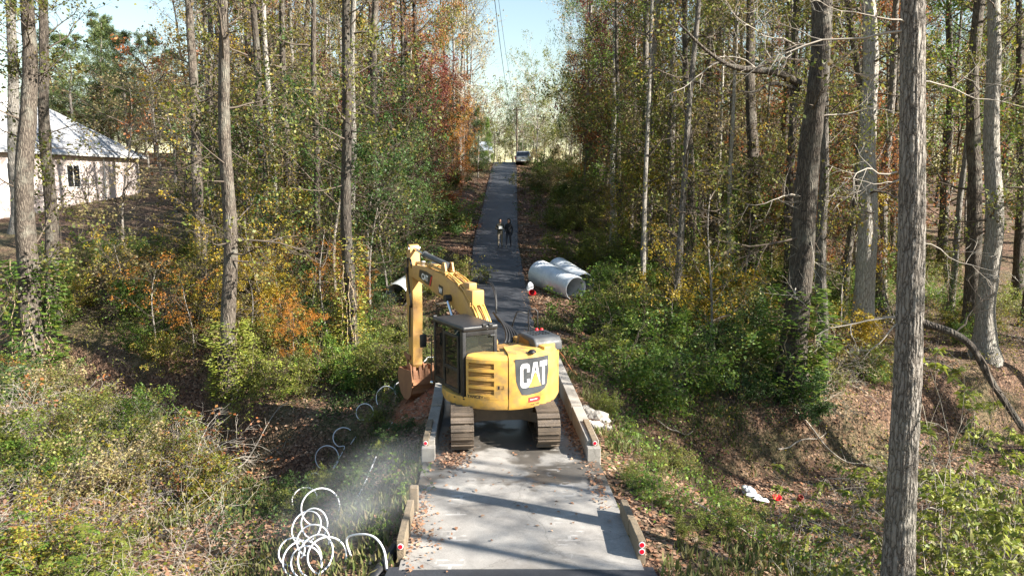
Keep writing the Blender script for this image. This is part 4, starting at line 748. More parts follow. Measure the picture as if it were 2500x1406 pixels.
def leaf_mesh(pos, ln, wd, rng, upb=0.6, dirs=None, droop=0.2):
    n = len(pos); d = rng.normal(size=(n, 3)) if dirs is None else dirs + 0.55 * rng.normal(size=(n, 3)); d[:, 2] -= droop; d /= np.linalg.norm(d, axis=1, keepdims=True)
    nn = rng.normal(size=(n, 3)); nn[:, 2] += upb; s = np.cross(d, nn); s /= np.maximum(np.linalg.norm(s, axis=1, keepdims=True), 1e-6); nr = np.cross(s, d)
    ln = (ln * (0.6 + 0.8 * rng.random(n)))[:, None]; wd = wd * ln
    b = pos; t = pos + d * ln; m = pos + d * ln * 0.42
    V = np.stack([b, m + s * wd + nr * ln * 0.1, t - nr * ln * 0.05, m - s * wd + nr * ln * 0.1], 1).reshape(-1, 3)
    return V, np.arange(4 * n).reshape(-1, 4)
def unit(v): return v / np.maximum(np.linalg.norm(v, axis=1, keepdims=True), 1e-9)
def grow(rng, P0, D0, L0, R0, levels, seg=(5, 4, 3), kids=(6, 5, 4), ang=(0.9, 0.9, 0.9), upw=(0.08, 0.05, 0.0), wob=0.18, lf=0.55, tmin=0.25):
    S = []; Pn, Dn, Ln, Rn = [np.asarray(q, float) for q in (P0, D0, L0, R0)]; A = []; AD = []
    for lv in range(levels):
        k = seg[lv]; pts = [Pn]; ds = [Dn]; n = len(Pn); p = Pn; d = Dn
        for i in range(k):
            d = unit(d + wob * rng.normal(size=(n, 3)) + np.array([[0, 0, upw[lv]]])); q = p + d * (Ln / k)[:, None]
            S.append((p, q, Rn * (1 - 0.8 * i / k), Rn * (1 - 0.8 * (i + 1) / k))); p = q; pts.append(q); ds.append(d)
        pts = np.stack(pts, 1); ds = np.stack(ds, 1)
        if lv >= levels - 2 or levels == 1: A.append(pts[:, 1:].reshape(-1, 3)); AD.append(ds[:, 1:].reshape(-1, 3))
        if lv < levels - 1:
            m = kids[lv]; t = tmin + (1 - tmin) * (np.arange(m)[None, :] + rng.random((n, m))) / m; f = t * k; i0 = np.minimum(f.astype(int), k - 1); fr = (f - i0)[..., None]; r = np.arange(n)[:, None]
            cp = pts[r, i0] * (1 - fr) + pts[r, i0 + 1] * fr; cd_ = ds[r, np.minimum(i0 + 1, k)]
            rv = rng.normal(size=cd_.shape); rv -= cd_ * (rv * cd_).sum(-1, keepdims=True); rv /= np.linalg.norm(rv, axis=-1, keepdims=True)
            an = ang[lv] * (0.7 + 0.6 * rng.random((n, m)))[..., None]; nd = cd_ * np.cos(an) + rv * np.sin(an)
            Pn = cp.reshape(-1, 3); Dn = nd.reshape(-1, 3); Ln = (np.repeat(Ln[:, None], m, 1) * lf * (1.15 - 0.6 * t) * (0.7 + 0.6 * rng.random((n, m)))).ravel(); Rn = np.maximum((np.repeat(Rn[:, None], m, 1) * 0.5 * (1.1 - 0.6 * t)).ravel(), 0.004)
    return S, np.concatenate(A), np.concatenate(AD)
def scatter_leaves(rng, A, AD, n, ln, wd, spread, upb=0.6, droop=0.2):
    i = rng.integers(0, len(A), n); return leaf_mesh(A[i] + rng.normal(size=(n, 3)) * spread, ln, wd, rng, upb, AD[i].copy(), droop)
def trunk_proto(name, seed, sides=12, rings=40, H=20.0, wob=0.28, rough=0.09, flare=0.8):
    rng = np.random.default_rng(seed); z = np.linspace(-1.0, H, rings); ph = rng.uniform(0, 6, 6)
    cx = wob * (np.sin(z * 0.35 + ph[0]) + 0.6 * np.sin(z * 0.83 + ph[1])) * np.clip(z / 4, 0, 1); cy = wob * (np.sin(z * 0.31 + ph[2]) + 0.6 * np.sin(z * 0.77 + ph[3])) * np.clip(z / 4, 0, 1)
    rad = (1.0 - 0.62 * np.clip(z / H, 0, 1)) + flare * np.exp(-np.clip(z, 0, None) * 1.7)
    t = np.arange(sides) * 2 * math.pi / sides; nz = rng.normal(size=(rings, sides)); ridge = rng.normal(size=sides)
    rr = rad[:, None] * (1 + rough * (0.5 * nz + 0.8 * ridge[None, :]) + 0.06 * np.sin(2 * t + ph[4])[None, :])
    V = np.stack([cx[:, None] + rr * np.cos(t), cy[:, None] + rr * np.sin(t), np.repeat(z[:, None], sides, 1)], -1).reshape(-1, 3)
    i = (np.arange(rings - 1)[:, None] * sides + np.arange(sides)[None, :]); j = (np.arange(rings - 1)[:, None] * sides + (np.arange(sides)[None, :] + 1) % sides)
    me = np_mesh(name, V, np.stack([i, j, j + sides, i + sides], -1).reshape(-1, 4)); me.polygons.foreach_set('use_smooth', np.ones(len(me.polygons), bool)); return me
def M_bark(name, a, b_, c, lich=0.3):
    m, n, l, bs = newmat(name); tc = n.new('ShaderNodeTexCoord'); mp = n.new('ShaderNodeMapping'); mp.inputs['Scale'].default_value = (1, 1, 0.16); ge = n.new('ShaderNodeNewGeometry'); l.new(ge.outputs['Position'], mp.inputs[0])
    v = n.new('ShaderNodeTexVoronoi'); v.feature = 'DISTANCE_TO_EDGE'; v.inputs['Scale'].default_value = 17; tn = noise(n, l, 9, 4, vec=ge.outputs['Position'])
    va = n.new('ShaderNodeVectorMath'); va.operation = 'MULTIPLY_ADD'; va.inputs[1].default_value = (0.06, 0.06, 0.06); l.new(tn.outputs['Color'], va.inputs[0]); l.new(mp.outputs[0], va.inputs[2]); l.new(va.outputs[0], v.inputs['Vector'])
    r = ramp(n, [(0.0, a), (0.07, b_), (0.3, c)]); l.new(v.outputs['Distance'], r.inputs[0])
    t2 = noise(n, l, 2.0, 5, vec=ge.outputs['Position']); r2 = ramp(n, [(0.5, (0, 0, 0)), (0.68, (lich, lich, lich))]); l.new(t2.outputs[0], r2.inputs[0])
    oi = n.new('ShaderNodeObjectInfo'); mr = n.new('ShaderNodeMapRange'); mr.inputs[3].default_value = 0.55; mr.inputs[4].default_value = 1.15; l.new(oi.outputs['Random'], mr.inputs[0])
    c2 = mixc(n, l, r2.outputs[0], r.outputs[0], (0.30, 0.30, 0.25)); hs = n.new('ShaderNodeHueSaturation'); l.new(mr.outputs[0], hs.inputs['Value']); l.new(c2, hs.inputs['Color'])
    l.new(hs.outputs[0], bs.inputs['Base Color']); bs.inputs['Roughness'].default_value = 0.95; bump(n, l, v.outputs['Distance'], 1.0, 0.06, bs); return m
BARK = M_bark('grey_brown_bark', (0.04, 0.032, 0.025), (0.20, 0.175, 0.15), (0.36, 0.33, 0.295))
BARKP = M_bark('pale_bark', (0.12, 0.105, 0.09), (0.30, 0.275, 0.24), (0.46, 0.43, 0.39), 0.5)
BARKD = M_bark('dark_brown_bark', (0.018, 0.014, 0.011), (0.075, 0.06, 0.048), (0.15, 0.125, 0.10), 0.35)
TWIG = M_plain('twig_bark', (0.105, 0.083, 0.064), 0.95)
TWIGP = M_plain('pale_twig_bark', (0.36, 0.32, 0.27), 0.95)
VINEM = M_plain('dry_vine', (0.34, 0.26, 0.17), 0.95)
def M_leaf(name, cols, trans=0.42, rough=0.55):
    m, n, l, b = newmat(name); ge = n.new('ShaderNodeNewGeometry'); r = ramp(n, [(i / (len(cols) - 1), c) for i, c in enumerate(cols)]); l.new(ge.outputs['Random Per Island'], r.inputs[0])
    oi = n.new('ShaderNodeObjectInfo'); mr = n.new('ShaderNodeMapRange'); mr.inputs[3].default_value = 0.75; mr.inputs[4].default_value = 1.2; l.new(oi.outputs['Random'], mr.inputs[0]); hs = n.new('ShaderNodeHueSaturation'); l.new(mr.outputs[0], hs.inputs['Value']); l.new(r.outputs[0], hs.inputs['Color'])
    l.new(hs.outputs[0], b.inputs['Base Color']); b.inputs['Roughness'].default_value = rough
    t = n.new('ShaderNodeBsdfTranslucent'); l.new(hs.outputs[0], t.inputs[0]); mx = n.new('ShaderNodeMixShader'); mx.inputs[0].default_value = trans
    l.new(b.outputs[0], mx.inputs[1]); l.new(t.outputs[0], mx.inputs[2]); l.new(mx.outputs[0], n['Material Output'].inputs[0]); return m
LEAF = {
 'green': M_leaf('green_leaves', [(0.046, 0.101, 0.013), (0.091, 0.176, 0.022), (0.156, 0.257, 0.033), (0.078, 0.135, 0.022), (0.260, 0.297, 0.044)]),
 'dark': M_leaf('dark_green_leaves', [(0.024, 0.056, 0.013), (0.048, 0.100, 0.022), (0.084, 0.150, 0.028), (0.036, 0.075, 0.022)]),
 'olive': M_leaf('olive_leaves', [(0.072, 0.112, 0.020), (0.145, 0.180, 0.031), (0.275, 0.270, 0.050), (0.116, 0.112, 0.031), (0.217, 0.150, 0.050)]),
 'lime': M_leaf('yellow_green_leaves', [(0.10, 0.15, 0.022), (0.20, 0.245, 0.035), (0.30, 0.32, 0.05), (0.15, 0.18, 0.03), (0.24, 0.21, 0.07)]),
 'yellow': M_leaf('yellow_leaves', [(0.38, 0.26, 0.025), (0.50, 0.36, 0.03), (0.34, 0.30, 0.03), (0.46, 0.24, 0.02)]),
 'orange': M_leaf('orange_leaves', [(0.42, 0.16, 0.02), (0.52, 0.23, 0.025), (0.36, 0.11, 0.02), (0.48, 0.30, 0.04)]),
 'rust': M_leaf('rust_leaves', [(0.270, 0.094, 0.030), (0.405, 0.150, 0.050), (0.203, 0.075, 0.030), (0.486, 0.237, 0.080)]),
 'maroon': M_leaf('maroon_leaves', [(0.130, 0.028, 0.028), (0.221, 0.050, 0.039), (0.104, 0.033, 0.028), (0.286, 0.094, 0.055)]),
 'mixed': M_leaf('turning_leaves', [(0.091, 0.162, 0.022), (0.260, 0.257, 0.033), (0.182, 0.230, 0.033), (0.442, 0.324, 0.033), (0.130, 0.121, 0.033), (0.338, 0.189, 0.055)]),
 'pale': M_leaf('pale_tan_leaves', [(0.30, 0.22, 0.12), (0.38, 0.30, 0.15), (0.30, 0.28, 0.10), (0.22, 0.15, 0.09)]),
 'litter': M_leaf('fallen_leaves', [(0.17, 0.085, 0.05), (0.30, 0.175, 0.11), (0.40, 0.27, 0.18), (0.23, 0.115, 0.065), (0.34, 0.16, 0.08), (0.46, 0.34, 0.24)], 0.1, 0.8),
 'grass': M_leaf('weedy_grass', [(0.06, 0.10, 0.02), (0.13, 0.16, 0.035), (0.24, 0.21, 0.08), (0.09, 0.13, 0.025), (0.34, 0.27, 0.15)], 0.3, 0.7),
 'needle': M_leaf('pine_needles', [(0.035, 0.07, 0.02), (0.07, 0.11, 0.03), (0.11, 0.15, 0.045), (0.16, 0.17, 0.06)], 0.2)}
def mesh_of(name, VF, smooth=False): return np_mesh(name, VF[0], VF[1])
PROTO = {}
def proto_tall(seed, bare):
    rng = np.random.default_rng(seed); n = 26; z = np.concatenate([rng.uniform(5, 11, 8), rng.uniform(11, 19.5, 18)]); a = rng.uniform(0, 6.28, n)
    P0 = np.stack([0 * z, 0 * z, z], 1); el = np.where(z < 11, rng.uniform(-0.15, 0.35, n), rng.uniform(0.2, 0.9, n)); D0 = np.stack([np.cos(a) * np.cos(el), np.sin(a) * np.cos(el), np.sin(el)], 1)
    S, A, AD = grow(rng, P0, D0, rng.uniform(1.8, 3.8, n), rng.uniform(0.025, 0.06, n), 3, kids=(6, 5, 4), lf=0.5)
    nl = 1500 if bare else 4200; return mesh_of('branches', seg_mesh(S)), mesh_of('foliage', scatter_leaves(rng, A, AD, nl, 0.13, 0.34, 0.12))
def proto_under(seed, h=9.0, nl=8400, wide=1.0, z0=0.18, leaf=0.1, nb=26):
    rng = np.random.default_rng(seed); zt = np.linspace(0, h * 0.92, 10); ph = rng.uniform(0, 6, 4)
    ax = np.stack([0.25 * np.sin(zt * 0.5 + ph[0]) * zt / h * 2, 0.25 * np.sin(zt * 0.6 + ph[1]) * zt / h * 2, zt], 1)
    z = np.sort(rng.uniform(z0 * h, h * 0.9, nb)); a = rng.uniform(0, 6.28, nb); P0 = np.stack([np.interp(z, zt, ax[:, i]) for i in range(3)], 1); tt = z / h
    el = rng.uniform(0.1, 0.7, nb); D0 = np.stack([np.cos(a) * np.cos(el), np.sin(a) * np.cos(el), np.sin(el)], 1)
    L = wide * h * 0.32 * (0.5 + 1.0 * np.sin(np.clip(tt, 0, 1) * 2.6)) * rng.uniform(0.55, 1.15, nb)
    S, A, AD = grow(rng, P0, D0, L, rng.uniform(0.016, 0.035, nb), 3, kids=(7, 5, 4), lf=0.5, wob=0.2)
    rad = 0.085 * (1 - 0.85 * zt / h) * (h / 9); T = [(ax[:-1], ax[1:], rad[:-1], rad[1:])]; tv = seg_mesh(T, 7); 
    # clumpy foliage: some twigs keep many leaves, others none
    wgt = np.clip(np.sin(A[:, 0] * 1.7 + ph[2]) * np.sin(A[:, 1] * 1.6 + ph[3]) * np.sin(A[:, 2] * 1.4 + ph[0]) + 0.25 + 0.35 * rng.random(len(A)), 0.02, None); idx = np.repeat(rng.choice(len(A), nl // 6, p=wgt / wgt.sum()), 6); nl = len(idx)
    return mesh_of('trunk', tv), mesh_of('branches', seg_mesh(S)), mesh_of('foliage', leaf_mesh(A[idx] + rng.normal(size=(nl, 3)) * 0.1, leaf, 0.36, rng, 0.7, AD[idx].copy()))
def proto_shrub(seed, h=2.2, nl=6500, nst=14, leaf=0.075, spread=0.9, arch=-0.12, wd=0.36):
    rng = np.random.default_rng(seed); a = rng.uniform(0, 6.28, nst); el = rng.uniform(0.6, 1.45, nst); P0 = np.stack([rng.normal(size=nst) * 0.3 * spread, rng.normal(size=nst) * 0.3 * spread, np.full(nst, -0.15)], 1)
    D0 = np.stack([np.cos(a) * np.cos(el) * spread, np.sin(a) * np.cos(el) * spread, np.sin(el)], 1)
    S, A, AD = grow(rng, P0, unit(D0), h * rng.uniform(0.6, 1.15, nst), rng.uniform(0.008, 0.02, nst), 3, seg=(6, 4, 3), kids=(7, 4, 3), lf=0.5, upw=(arch, -0.05, -0.05), wob=0.16, tmin=0.15)
    wgt = 0.15 + np.clip(np.sin(A[:, 0] * 3.1 + 1) * np.sin(A[:, 1] * 2.9 + seed) + 0.3, 0, None); idx = np.repeat(rng.choice(len(A), nl // 5, p=wgt / wgt.sum()), 5); nl = len(idx)
    return mesh_of('stems', seg_mesh(S)), mesh_of('foliage', leaf_mesh(A[idx] + rng.normal(size=(nl, 3)) * 0.07, leaf, wd, rng, 0.9, AD[idx].copy()))
def proto_compound(seed, h=2.6, nst=7, nleaf=26):
    # long arching stems with drooping feather leaves of many leaflets
    rng = np.random.default_rng(seed); a = rng.uniform(0, 6.28, nst); el = rng.uniform(0.7, 1.4, nst); P0 = np.stack([rng.normal(size=nst) * 0.15, rng.normal(size=nst) * 0.15, np.full(nst, -0.2)], 1)
    D0 = unit(np.stack([np.cos(a) * np.cos(el), np.sin(a) * np.cos(el), np.sin(el)], 1))
    S, A, AD = grow(rng, P0, D0, h * rng.uniform(0.7, 1.1, nst), rng.uniform(0.01, 0.016, nst), 2, seg=(7, 4), kids=(5, 3), lf=0.35, upw=(-0.08, -0.1), wob=0.1)
    n = nst * nleaf; i = rng.integers(0, len(A), n); b = A[i]; d = unit(AD[i] + rng.normal(size=(n, 3)) * 0.8); d[:, 2] = np.clip(d[:, 2], -0.3, 0.4); pos = []; dr = []; k = 7
    side = unit(np.cross(d, np.array([[0, 0, 1.0]]))); S2 = []
    for j in range(k):
        t = 0.08 + 0.32 * j / k; p = b + d * t + np.array([[0, 0, -0.7]]) * t * t
        for s in (-1, 1): pos.append(p); dr.append(unit(side * s + d * 0.45 + np.array([[0, 0, -0.25]])))
    e = b + d * 0.42 + np.array([[0, 0, -0.12]]); S.append((b, e, np.full(n, 0.004), np.full(n, 0.002))); pos = np.concatenate(pos); dr = np.concatenate(dr)
    V, F = leaf_mesh(pos, 0.1, 0.25, rng, 2.5, dr * 3); return mesh_of('stems', seg_mesh(S)), mesh_of('foliage', (V, F))
def proto_vine(seed, n=2600, H=10.0, strands=10):
    rng = np.random.default_rng(seed); z = H * rng.random(n) ** 1.25; a = rng.uniform(0, 6.28, n) + 0.0; wv = 1.25 + 0.9 * np.abs(np.sin(z * 1.1 + rng.uniform(0, 6)) * np.sin(a * 1.0 + z * 0.4)); r = wv * (0.85 + 0.5 * rng.random(n))
    pos = np.stack([np.cos(a) * r, np.sin(a) * r, z], 1); dirs = np.stack([np.cos(a), np.sin(a), -0.4 + 0 * a], 1); V, F = leaf_mesh(np.zeros((n, 3)), 0.11, 0.4, rng, 0.6, dirs)
    # leaf size stays real: positions are in trunk radii sideways (radius 0.25 m)
    pos[:, :2] *= 0.25; V = V + np.repeat(pos, 4, 0); S = []
    for _ in range(strands):
        zz = np.linspace(0, H * rng.uniform(0.5, 1), 16); aa = rng.uniform(0, 6.28) + 0.25 * np.sin(zz * rng.uniform(0.5, 1.2)) + rng.normal(size=16) * 0.1; rr = 0.27 + 0.1 * rng.random(16); q = np.stack([np.cos(aa) * rr, np.sin(aa) * rr, zz], 1); S.append((q[:-1], q[1:], np.full(15, 0.014), np.full(15, 0.012)))
    me = mesh_of('vine', seg_mesh(S)); return mesh_of('vine_leaves', (V, F)), me
def proto_conifer(seed, h=9.0, nb=110, nl=16000, rad=2.2, droop=0.05, crown0=0.08, nlen=0.13, nwid=0.12, top=0.7):
    rng = np.random.default_rng(seed); z = h * (crown0 + (0.98 - crown0) * rng.random(nb)); a = rng.uniform(0, 6.28, nb); P0 = np.stack([0 * z, 0 * z, z], 1); el = rng.uniform(-0.1, 0.5, nb); D0 = np.stack([np.cos(a) * np.cos(el), np.sin(a) * np.cos(el), np.sin(el)], 1)
    L = rad * np.clip((1 - z / h), 0.06, None) ** top * rng.uniform(0.65, 1.15, nb); S, A, AD = grow(rng, P0, D0, L, np.full(nb, 0.022), 2, seg=(5, 3), kids=(9, 3), lf=0.42, upw=(0.02, 0.04), wob=0.12, tmin=0.2)
    zt = np.linspace(0, h, 8); T = np.stack([0.1 * np.sin(zt), 0.1 * np.cos(zt * 0.8), zt], 1); rd_ = 0.014 * h * (1 - 0.9 * zt / h)
    return mesh_of('trunk', seg_mesh([(T[:-1], T[1:], rd_[:-1], rd_[1:])], 8)), mesh_of('branches', seg_mesh(S)), mesh_of('foliage', scatter_leaves(rng, A, AD, nl, nlen, nwid, 0.08, 0.2, 0.0))
TR = [trunk_proto('trunk', s) for s in (1, 2, 3, 4, 5)]
TALL = [proto_tall(11, True), proto_tall(12, False), proto_tall(13, True), proto_tall(14, False)]
UND = [proto_under(21), proto_under(22, wide=0.8), proto_under(23, nl=6600, z0=0.12), proto_under(24, wide=1.15, nl=9600)]
THIN = [proto_under(31, h=7, nl=1500, nb=16, leaf=0.11), proto_under(32, h=7, nl=900, nb=18, wide=0.8, leaf=0.11)]
SHR = [proto_shrub(41), proto_shrub(42, spread=1.1), proto_shrub(43, nl=4500, arch=-0.2), proto_shrub(44, nl=8000, nst=18)]
BRUSH = [proto_shrub(51, nl=700, nst=16, arch=-0.16, spread=1.2), proto_shrub(52, nl=300, nst=12, arch=-0.22, spread=1.4)]
COMP = [proto_compound(61), proto_compound(62)]
VINE = [proto_vine(71), proto_vine(72, 1500)]
CED = [proto_conifer(81), proto_conifer(82, rad=1.7)]
PINE = [proto_conifer(91, h=15, nb=60, nl=15000, rad=3.4, crown0=0.22, nlen=0.24, nwid=0.09, top=0.45)]
def part(name, me, parent, mat, loc=(0, 0, 0), rz=0.0, scale=(1, 1, 1)):
    o = bpy.data.objects.new(name, me); C.objects.link(o); o.parent = parent; o.location = loc; o.rotation_euler = (0, 0, rz); o.scale = scale
    if not me.materials: me.materials.append(mat)
    if me.materials[0] != mat: o.material_slots[0].link = 'OBJECT'; o.material_slots[0].material = mat
    return o
RG = random.Random(77)
def tall_tree(loc, h, r_, top=None, label='', group=None, bark=None, kind=None, leafm='olive', vine=0, trunk=None, vinem='green', name='tree'):
    root = empty(name, loc, 0); tag(root, label, 'tree', group)
    if top is not None: root.rotation_euler = Vector(top).to_track_quat('Z', 'Y').to_euler()
    k = RG.randrange(5) if trunk is None else trunk; part('trunk', TR[k], root, bark or BARK, rz=RG.uniform(0, 6), scale=(r_, r_, h / 20))
    b = TALL[RG.randrange(4) if kind is None else max(kind, 0)]; rz = RG.uniform(0, 6); s = h / 20
    if kind != -9: part('branches', b[0], root, TWIG, rz=rz, scale=(s, s, s))
    if kind != -9 and leafm: part('foliage', b[1], root, LEAF[leafm], rz=rz, scale=(s, s, s))
    if vine:
        v = VINE[RG.randrange(2)]; s2 = max(r_ / 0.22, 0.55); rz = RG.uniform(0, 6); part('vine_leaves', v[0], root, LEAF[vinem], rz=rz, scale=(s2, s2, vine / 10)); part('vine', v[1], root, VINEM, rz=rz, scale=(s2, s2, vine / 10))
    return root
def leafy_tree(x, y, h, label, group, leafm, pk=None, P_=None, lean=0.06, wide=1.0, name='tree', twig=None):
    ps = P_ or UND; p = ps[RG.randrange(len(ps)) if pk is None else pk]; root = empty(name, (x, y, gz(x, y) - 0.05), RG.uniform(0, 6)); tag(root, label, {'sapling': 'sapling', 'young_tree': 'young tree', 'understory_tree': 'small tree'}.get(name, 'tree'), group); root.rotation_euler = (RG.uniform(-lean, lean), RG.uniform(-lean, lean), RG.uniform(0, 6))
    s = h / (9.0 if ps is UND or ps is CED else 15.0 if ps is PINE else 7.0); sc_ = (s * wide, s * wide, s)
    part('trunk', p[0], root, BARK, scale=sc_); part('branches', p[1], root, twig or TWIG, scale=sc_); part('foliage', p[2], root, LEAF[leafm], scale=sc_); return root
def shrub(x, y, h, label, group, leafm, P_=None, wide=1.0, stem=None, cat='shrub', name='shrub', dz=0.0):
    ps = P_ or SHR; p = ps[RG.randrange(len(ps))]; root = empty(name, (x, y, gz(x, y) + dz)); root.rotation_euler = (RG.uniform(-0.1, 0.1), RG.uniform(-0.1, 0.1), RG.uniform(0, 6)); tag(root, label, cat, group)
    s = h / (2.6 if ps is COMP else 2.2); sc_ = (s * wide, s * wide, s); part('stems', p[0], root, stem or TWIG, scale=sc_); part('foliage', p[1], root, LEAF[leafm], scale=sc_); return root
# ================================================================ plants: placing
def px_tall(u0, u1, d, wpx, label, h=None, **k):
    # base where the trunk's image column meets the ground at depth d; direction from its image column at the frame top
    x0 = P(u0, 700, d).x
    for _ in range(3): x0 = (u0 - CX) / F_PX * (d * math.cos(PITCH) + (CAMH - gz(x0, d)) * math.sin(PITCH))
    a = Vector((x0, d, gz(x0, d) - 0.1)); t = P(u1, 0, d)
    t2 = t - a; r_ = wpx * 0.5 * d / F_PX; hh = h or RG.uniform(19, 23)
    return tall_tree(a, hh, r_ / 0.95, t2, label, **k)
big = px_tall(2186, 2234, 11.0, 66, 'stout grey ridged tree trunk by the near creek bank with a broken limb', h=21, kind=-9, trunk=0, leafm='olive')
# heavy bark on the nearest trunk: its own finer mesh
bt = [c for c in big.children if c.name.startswith('trunk')][0]; bt.data = trunk_proto('trunk', 1, sides=64, rings=420, wob=0.2, rough=0.05); bt.data.materials.append(BARK)
def limb(parent, pts, r0, r1, mat=TWIG, name='limb'):
    inv = parent.matrix_basis.inverted(); q = [inv @ Vector(p) for p in spline(pts, 6)]; n = len(q); rs = [r0 + (r1 - r0) * i / (n - 1) for i in range(n)]
    return MB().tube(q, rs, 8).build(name, mat, parent, smooth=True)
limb(big, [P(2200, 768, 11), P(2260, 790, 10.9), P(2330, 815, 10.8), P(2375, 850, 10.7), P(2420, 930, 10.6), P(2500, 1050, 10.4)], 0.06, 0.045, BARKD, 'broken_limb')
def dead_branch(parent, start, direction, L, r_, seed, levels=3, mat=None):
    rng = np.random.default_rng(seed); inv = parent.matrix_basis.inverted(); s = inv @ Vector(start); dv = (inv.to_3x3() @ Vector(direction)).normalized()
    S, A, AD = grow(rng, [tuple(s)], [tuple(dv)], [L], [r_], levels, seg=(9, 5, 3), kids=(6, 4, 3), lf=0.5, upw=(-0.03, 0.03, 0.0), wob=0.2, tmin=0.3)
    return part('dead_branch', mesh_of('dead_branch', seg_mesh(S, 5)), parent, mat or TWIGP)
for k, (u, v, dr, L, r_) in enumerate([(2185, 775, (-1, -0.2, 0.05), 1.3, 0.016), (2190, 790, (-0.8, -0.5, -0.3), 1.0, 0.012), (2190, 420, (-1, -0.1, 0.25), 1.3, 0.014), (2195, 440, (-0.9, -0.3, -0.1), 0.9, 0.01), (2215, 75, (-1, 0.1, -0.03), 2.6, 0.02), (2222, 60, (-1, -0.1, 0.15), 1.8, 0.014), (2235, 200, (1, -0.2, 0.1), 1.8, 0.014), (2225, 600, (1, 0.1, 0.2), 1.5, 0.012)]):
    dead_branch(big, P(u, v, 11), dr, L, r_, 300 + k)
dead_branch(big, P(2375, 850, 10.7), (0.5, -0.3, -0.8), 1.4, 0.02, 331, mat=TWIG); dead_branch(big, P(2330, 815, 10.8), (0.5, 0.2, 0.5), 1.1, 0.014, 332, mat=TWIG)
DB = []
r2 = px_tall(1935, 1995, 26, 62, 'large leaning tree with a long dark side limb above the creek bend', h=23, kind=2, trunk=1, vine=4, bark=BARKD)
limb(r2, [P(1950, 205, 26), P(1900, 178, 25.6), P(1840, 172, 25.2), P(1780, 160, 25), P(1720, 120, 24.8), P(1660, 60, 24.6)], 0.15, 0.03, BARKD, 'limb'); limb(r2, [P(1950, 220, 26), P(1890, 205, 25.6), P(1840, 225, 25.2), P(1800, 222, 25)], 0.08, 0.015, BARKD, 'limb')
for k, (u, v, dr, L) in enumerate([(1850, 172, (-0.7, -0.3, 0.7), 2.6), (1760, 150, (-0.9, -0.2, -0.3), 2.4), (1960, 480, (-1, -0.3, 0.1), 3.0), (1975, 300, (0.9, -0.4, 0.2), 3.0), (1950, 700, (-0.9, -0.5, -0.2), 2.4), (1960, 120, (-1, -0.2, 0.1), 4.0), (1925, 960, (0.8, -0.6, -0.1), 2.4), (1945, 560, (0.9, -0.5, -0.2), 2.2)]): dead_branch(r2, P(u, v, 26), dr, L, 0.03, 350 + k)
spec = [ # u at base, u at frame top, depth, width px, label
 (2110, 2118, 32, 46, 'straight light-barked tree just left of the stout near trunk', dict(vine=0, bark=BARKP)),
 (2405, 2432, 30, 46, 'pale sunlit straight tree beside a dark twin on the right', dict(bark=BARKP)),
 (2372, 2392, 33, 34, 'dark straight tree standing behind the pale sunlit one', dict(bark=BARKD)),
 (2003, 2020, 28, 28, 'slim tree growing at the root of the large leaning tree', dict(h=15)),
 (2155, 2075, 36, 28, 'dark tree leaning behind the stout near trunk', dict(bark=BARKD)),
 (1832, 1838, 42, 32, 'ivy-clad tall tree below the long dark limb', dict(bark=BARKD, vine=6)),
 (1735, 1737, 52, 20, 'slender dark tree in front of the tan house', dict(bark=BARKD)),
 (1772, 1800, 50, 18, 'thin tilted tree in front of the tan house', dict(vine=5)),
 (1912, 1926, 50, 20, 'dark tree behind the large leaning tree', dict(bark=BARKD)),
 (2300, 2322, 45, 22, 'dark tree right of the stout near trunk deep in the woods', dict(bark=BARKD)),
 (2052, 2052, 55, 16, 'thin straight tree far behind the light-barked tree', dict()),
 (2486, 2492, 42, 24, 'dark tree at the open leafy floor on the far right', dict(bark=BARKD)),
 (1642, 1640, 40, 22, 'vine-smothered tree above the right road bank', dict(vine=10)),
 (1588, 1575, 46, 20, 'green-draped slim tree beside the vine-smothered one', dict(vine=9)),
 (1690, 1672, 38, 18, 'slim tree wrapped in climbing leaves near the dark limb tip', dict(bark=BARKD, vine=8)),
 (85, 58, 29, 52, 'massive dark ridged tree in front of the pale brick house', dict(bark=BARKD, vine=7)),
 (132, 104, 32, 34, 'dark tree close beside the massive one before the brick house', dict(bark=BARKD, vine=3)),
 (48, 22, 45, 26, 'white-barked tree against the brick house wall', dict(bark=BARKP)),
 (508, 455, 33, 28, 'dark slim tree leaning left of the mottled trunk', dict(bark=BARKD)),
 (560, 545, 27, 38, 'tall mottled tree rooted on the left creek bank', dict(bark=BARKD, vine=3, vinem='lime')),
 (662, 620, 35, 24, 'ivy-clad tree right of the mottled creek-bank tree', dict(bark=BARKD, vine=9, vinem='mixed')),
 (858, 842, 29, 30, 'tall tree with peeling lower bark left of the culvert pipe', dict(bark=BARKD, vine=5, vinem='mixed')),
 (702, 688, 40, 20, 'slim yellow-leaved tree behind the ivy-clad one', dict(bark=BARKD, vine=8, vinem='mixed')),
 (782, 765, 34, 20, 'narrow tree in the leafy thicket left of the boom', dict(bark=BARKD, vine=7)),
 (920, 915, 42, 24, 'dark tree among maroon leaves left of the driveway', dict(bark=BARKD, vine=4)),
 (606, 600, 46, 22, 'slim dark tree deep in the left woods', dict(bark=BARKD, vine=5, vinem='mixed')),
 (745, 752, 50, 20, 'dark straight tree deep in the left thicket', dict(bark=BARKD, vine=5)),
 (1000, 985, 50, 16, 'thin grey tree near the left road edge', dict(bark=BARKD, vine=4)),
]
for u0, u1, d, wp, lb, k in spec: px_tall(u0, u1, d, wp, lb, **k)
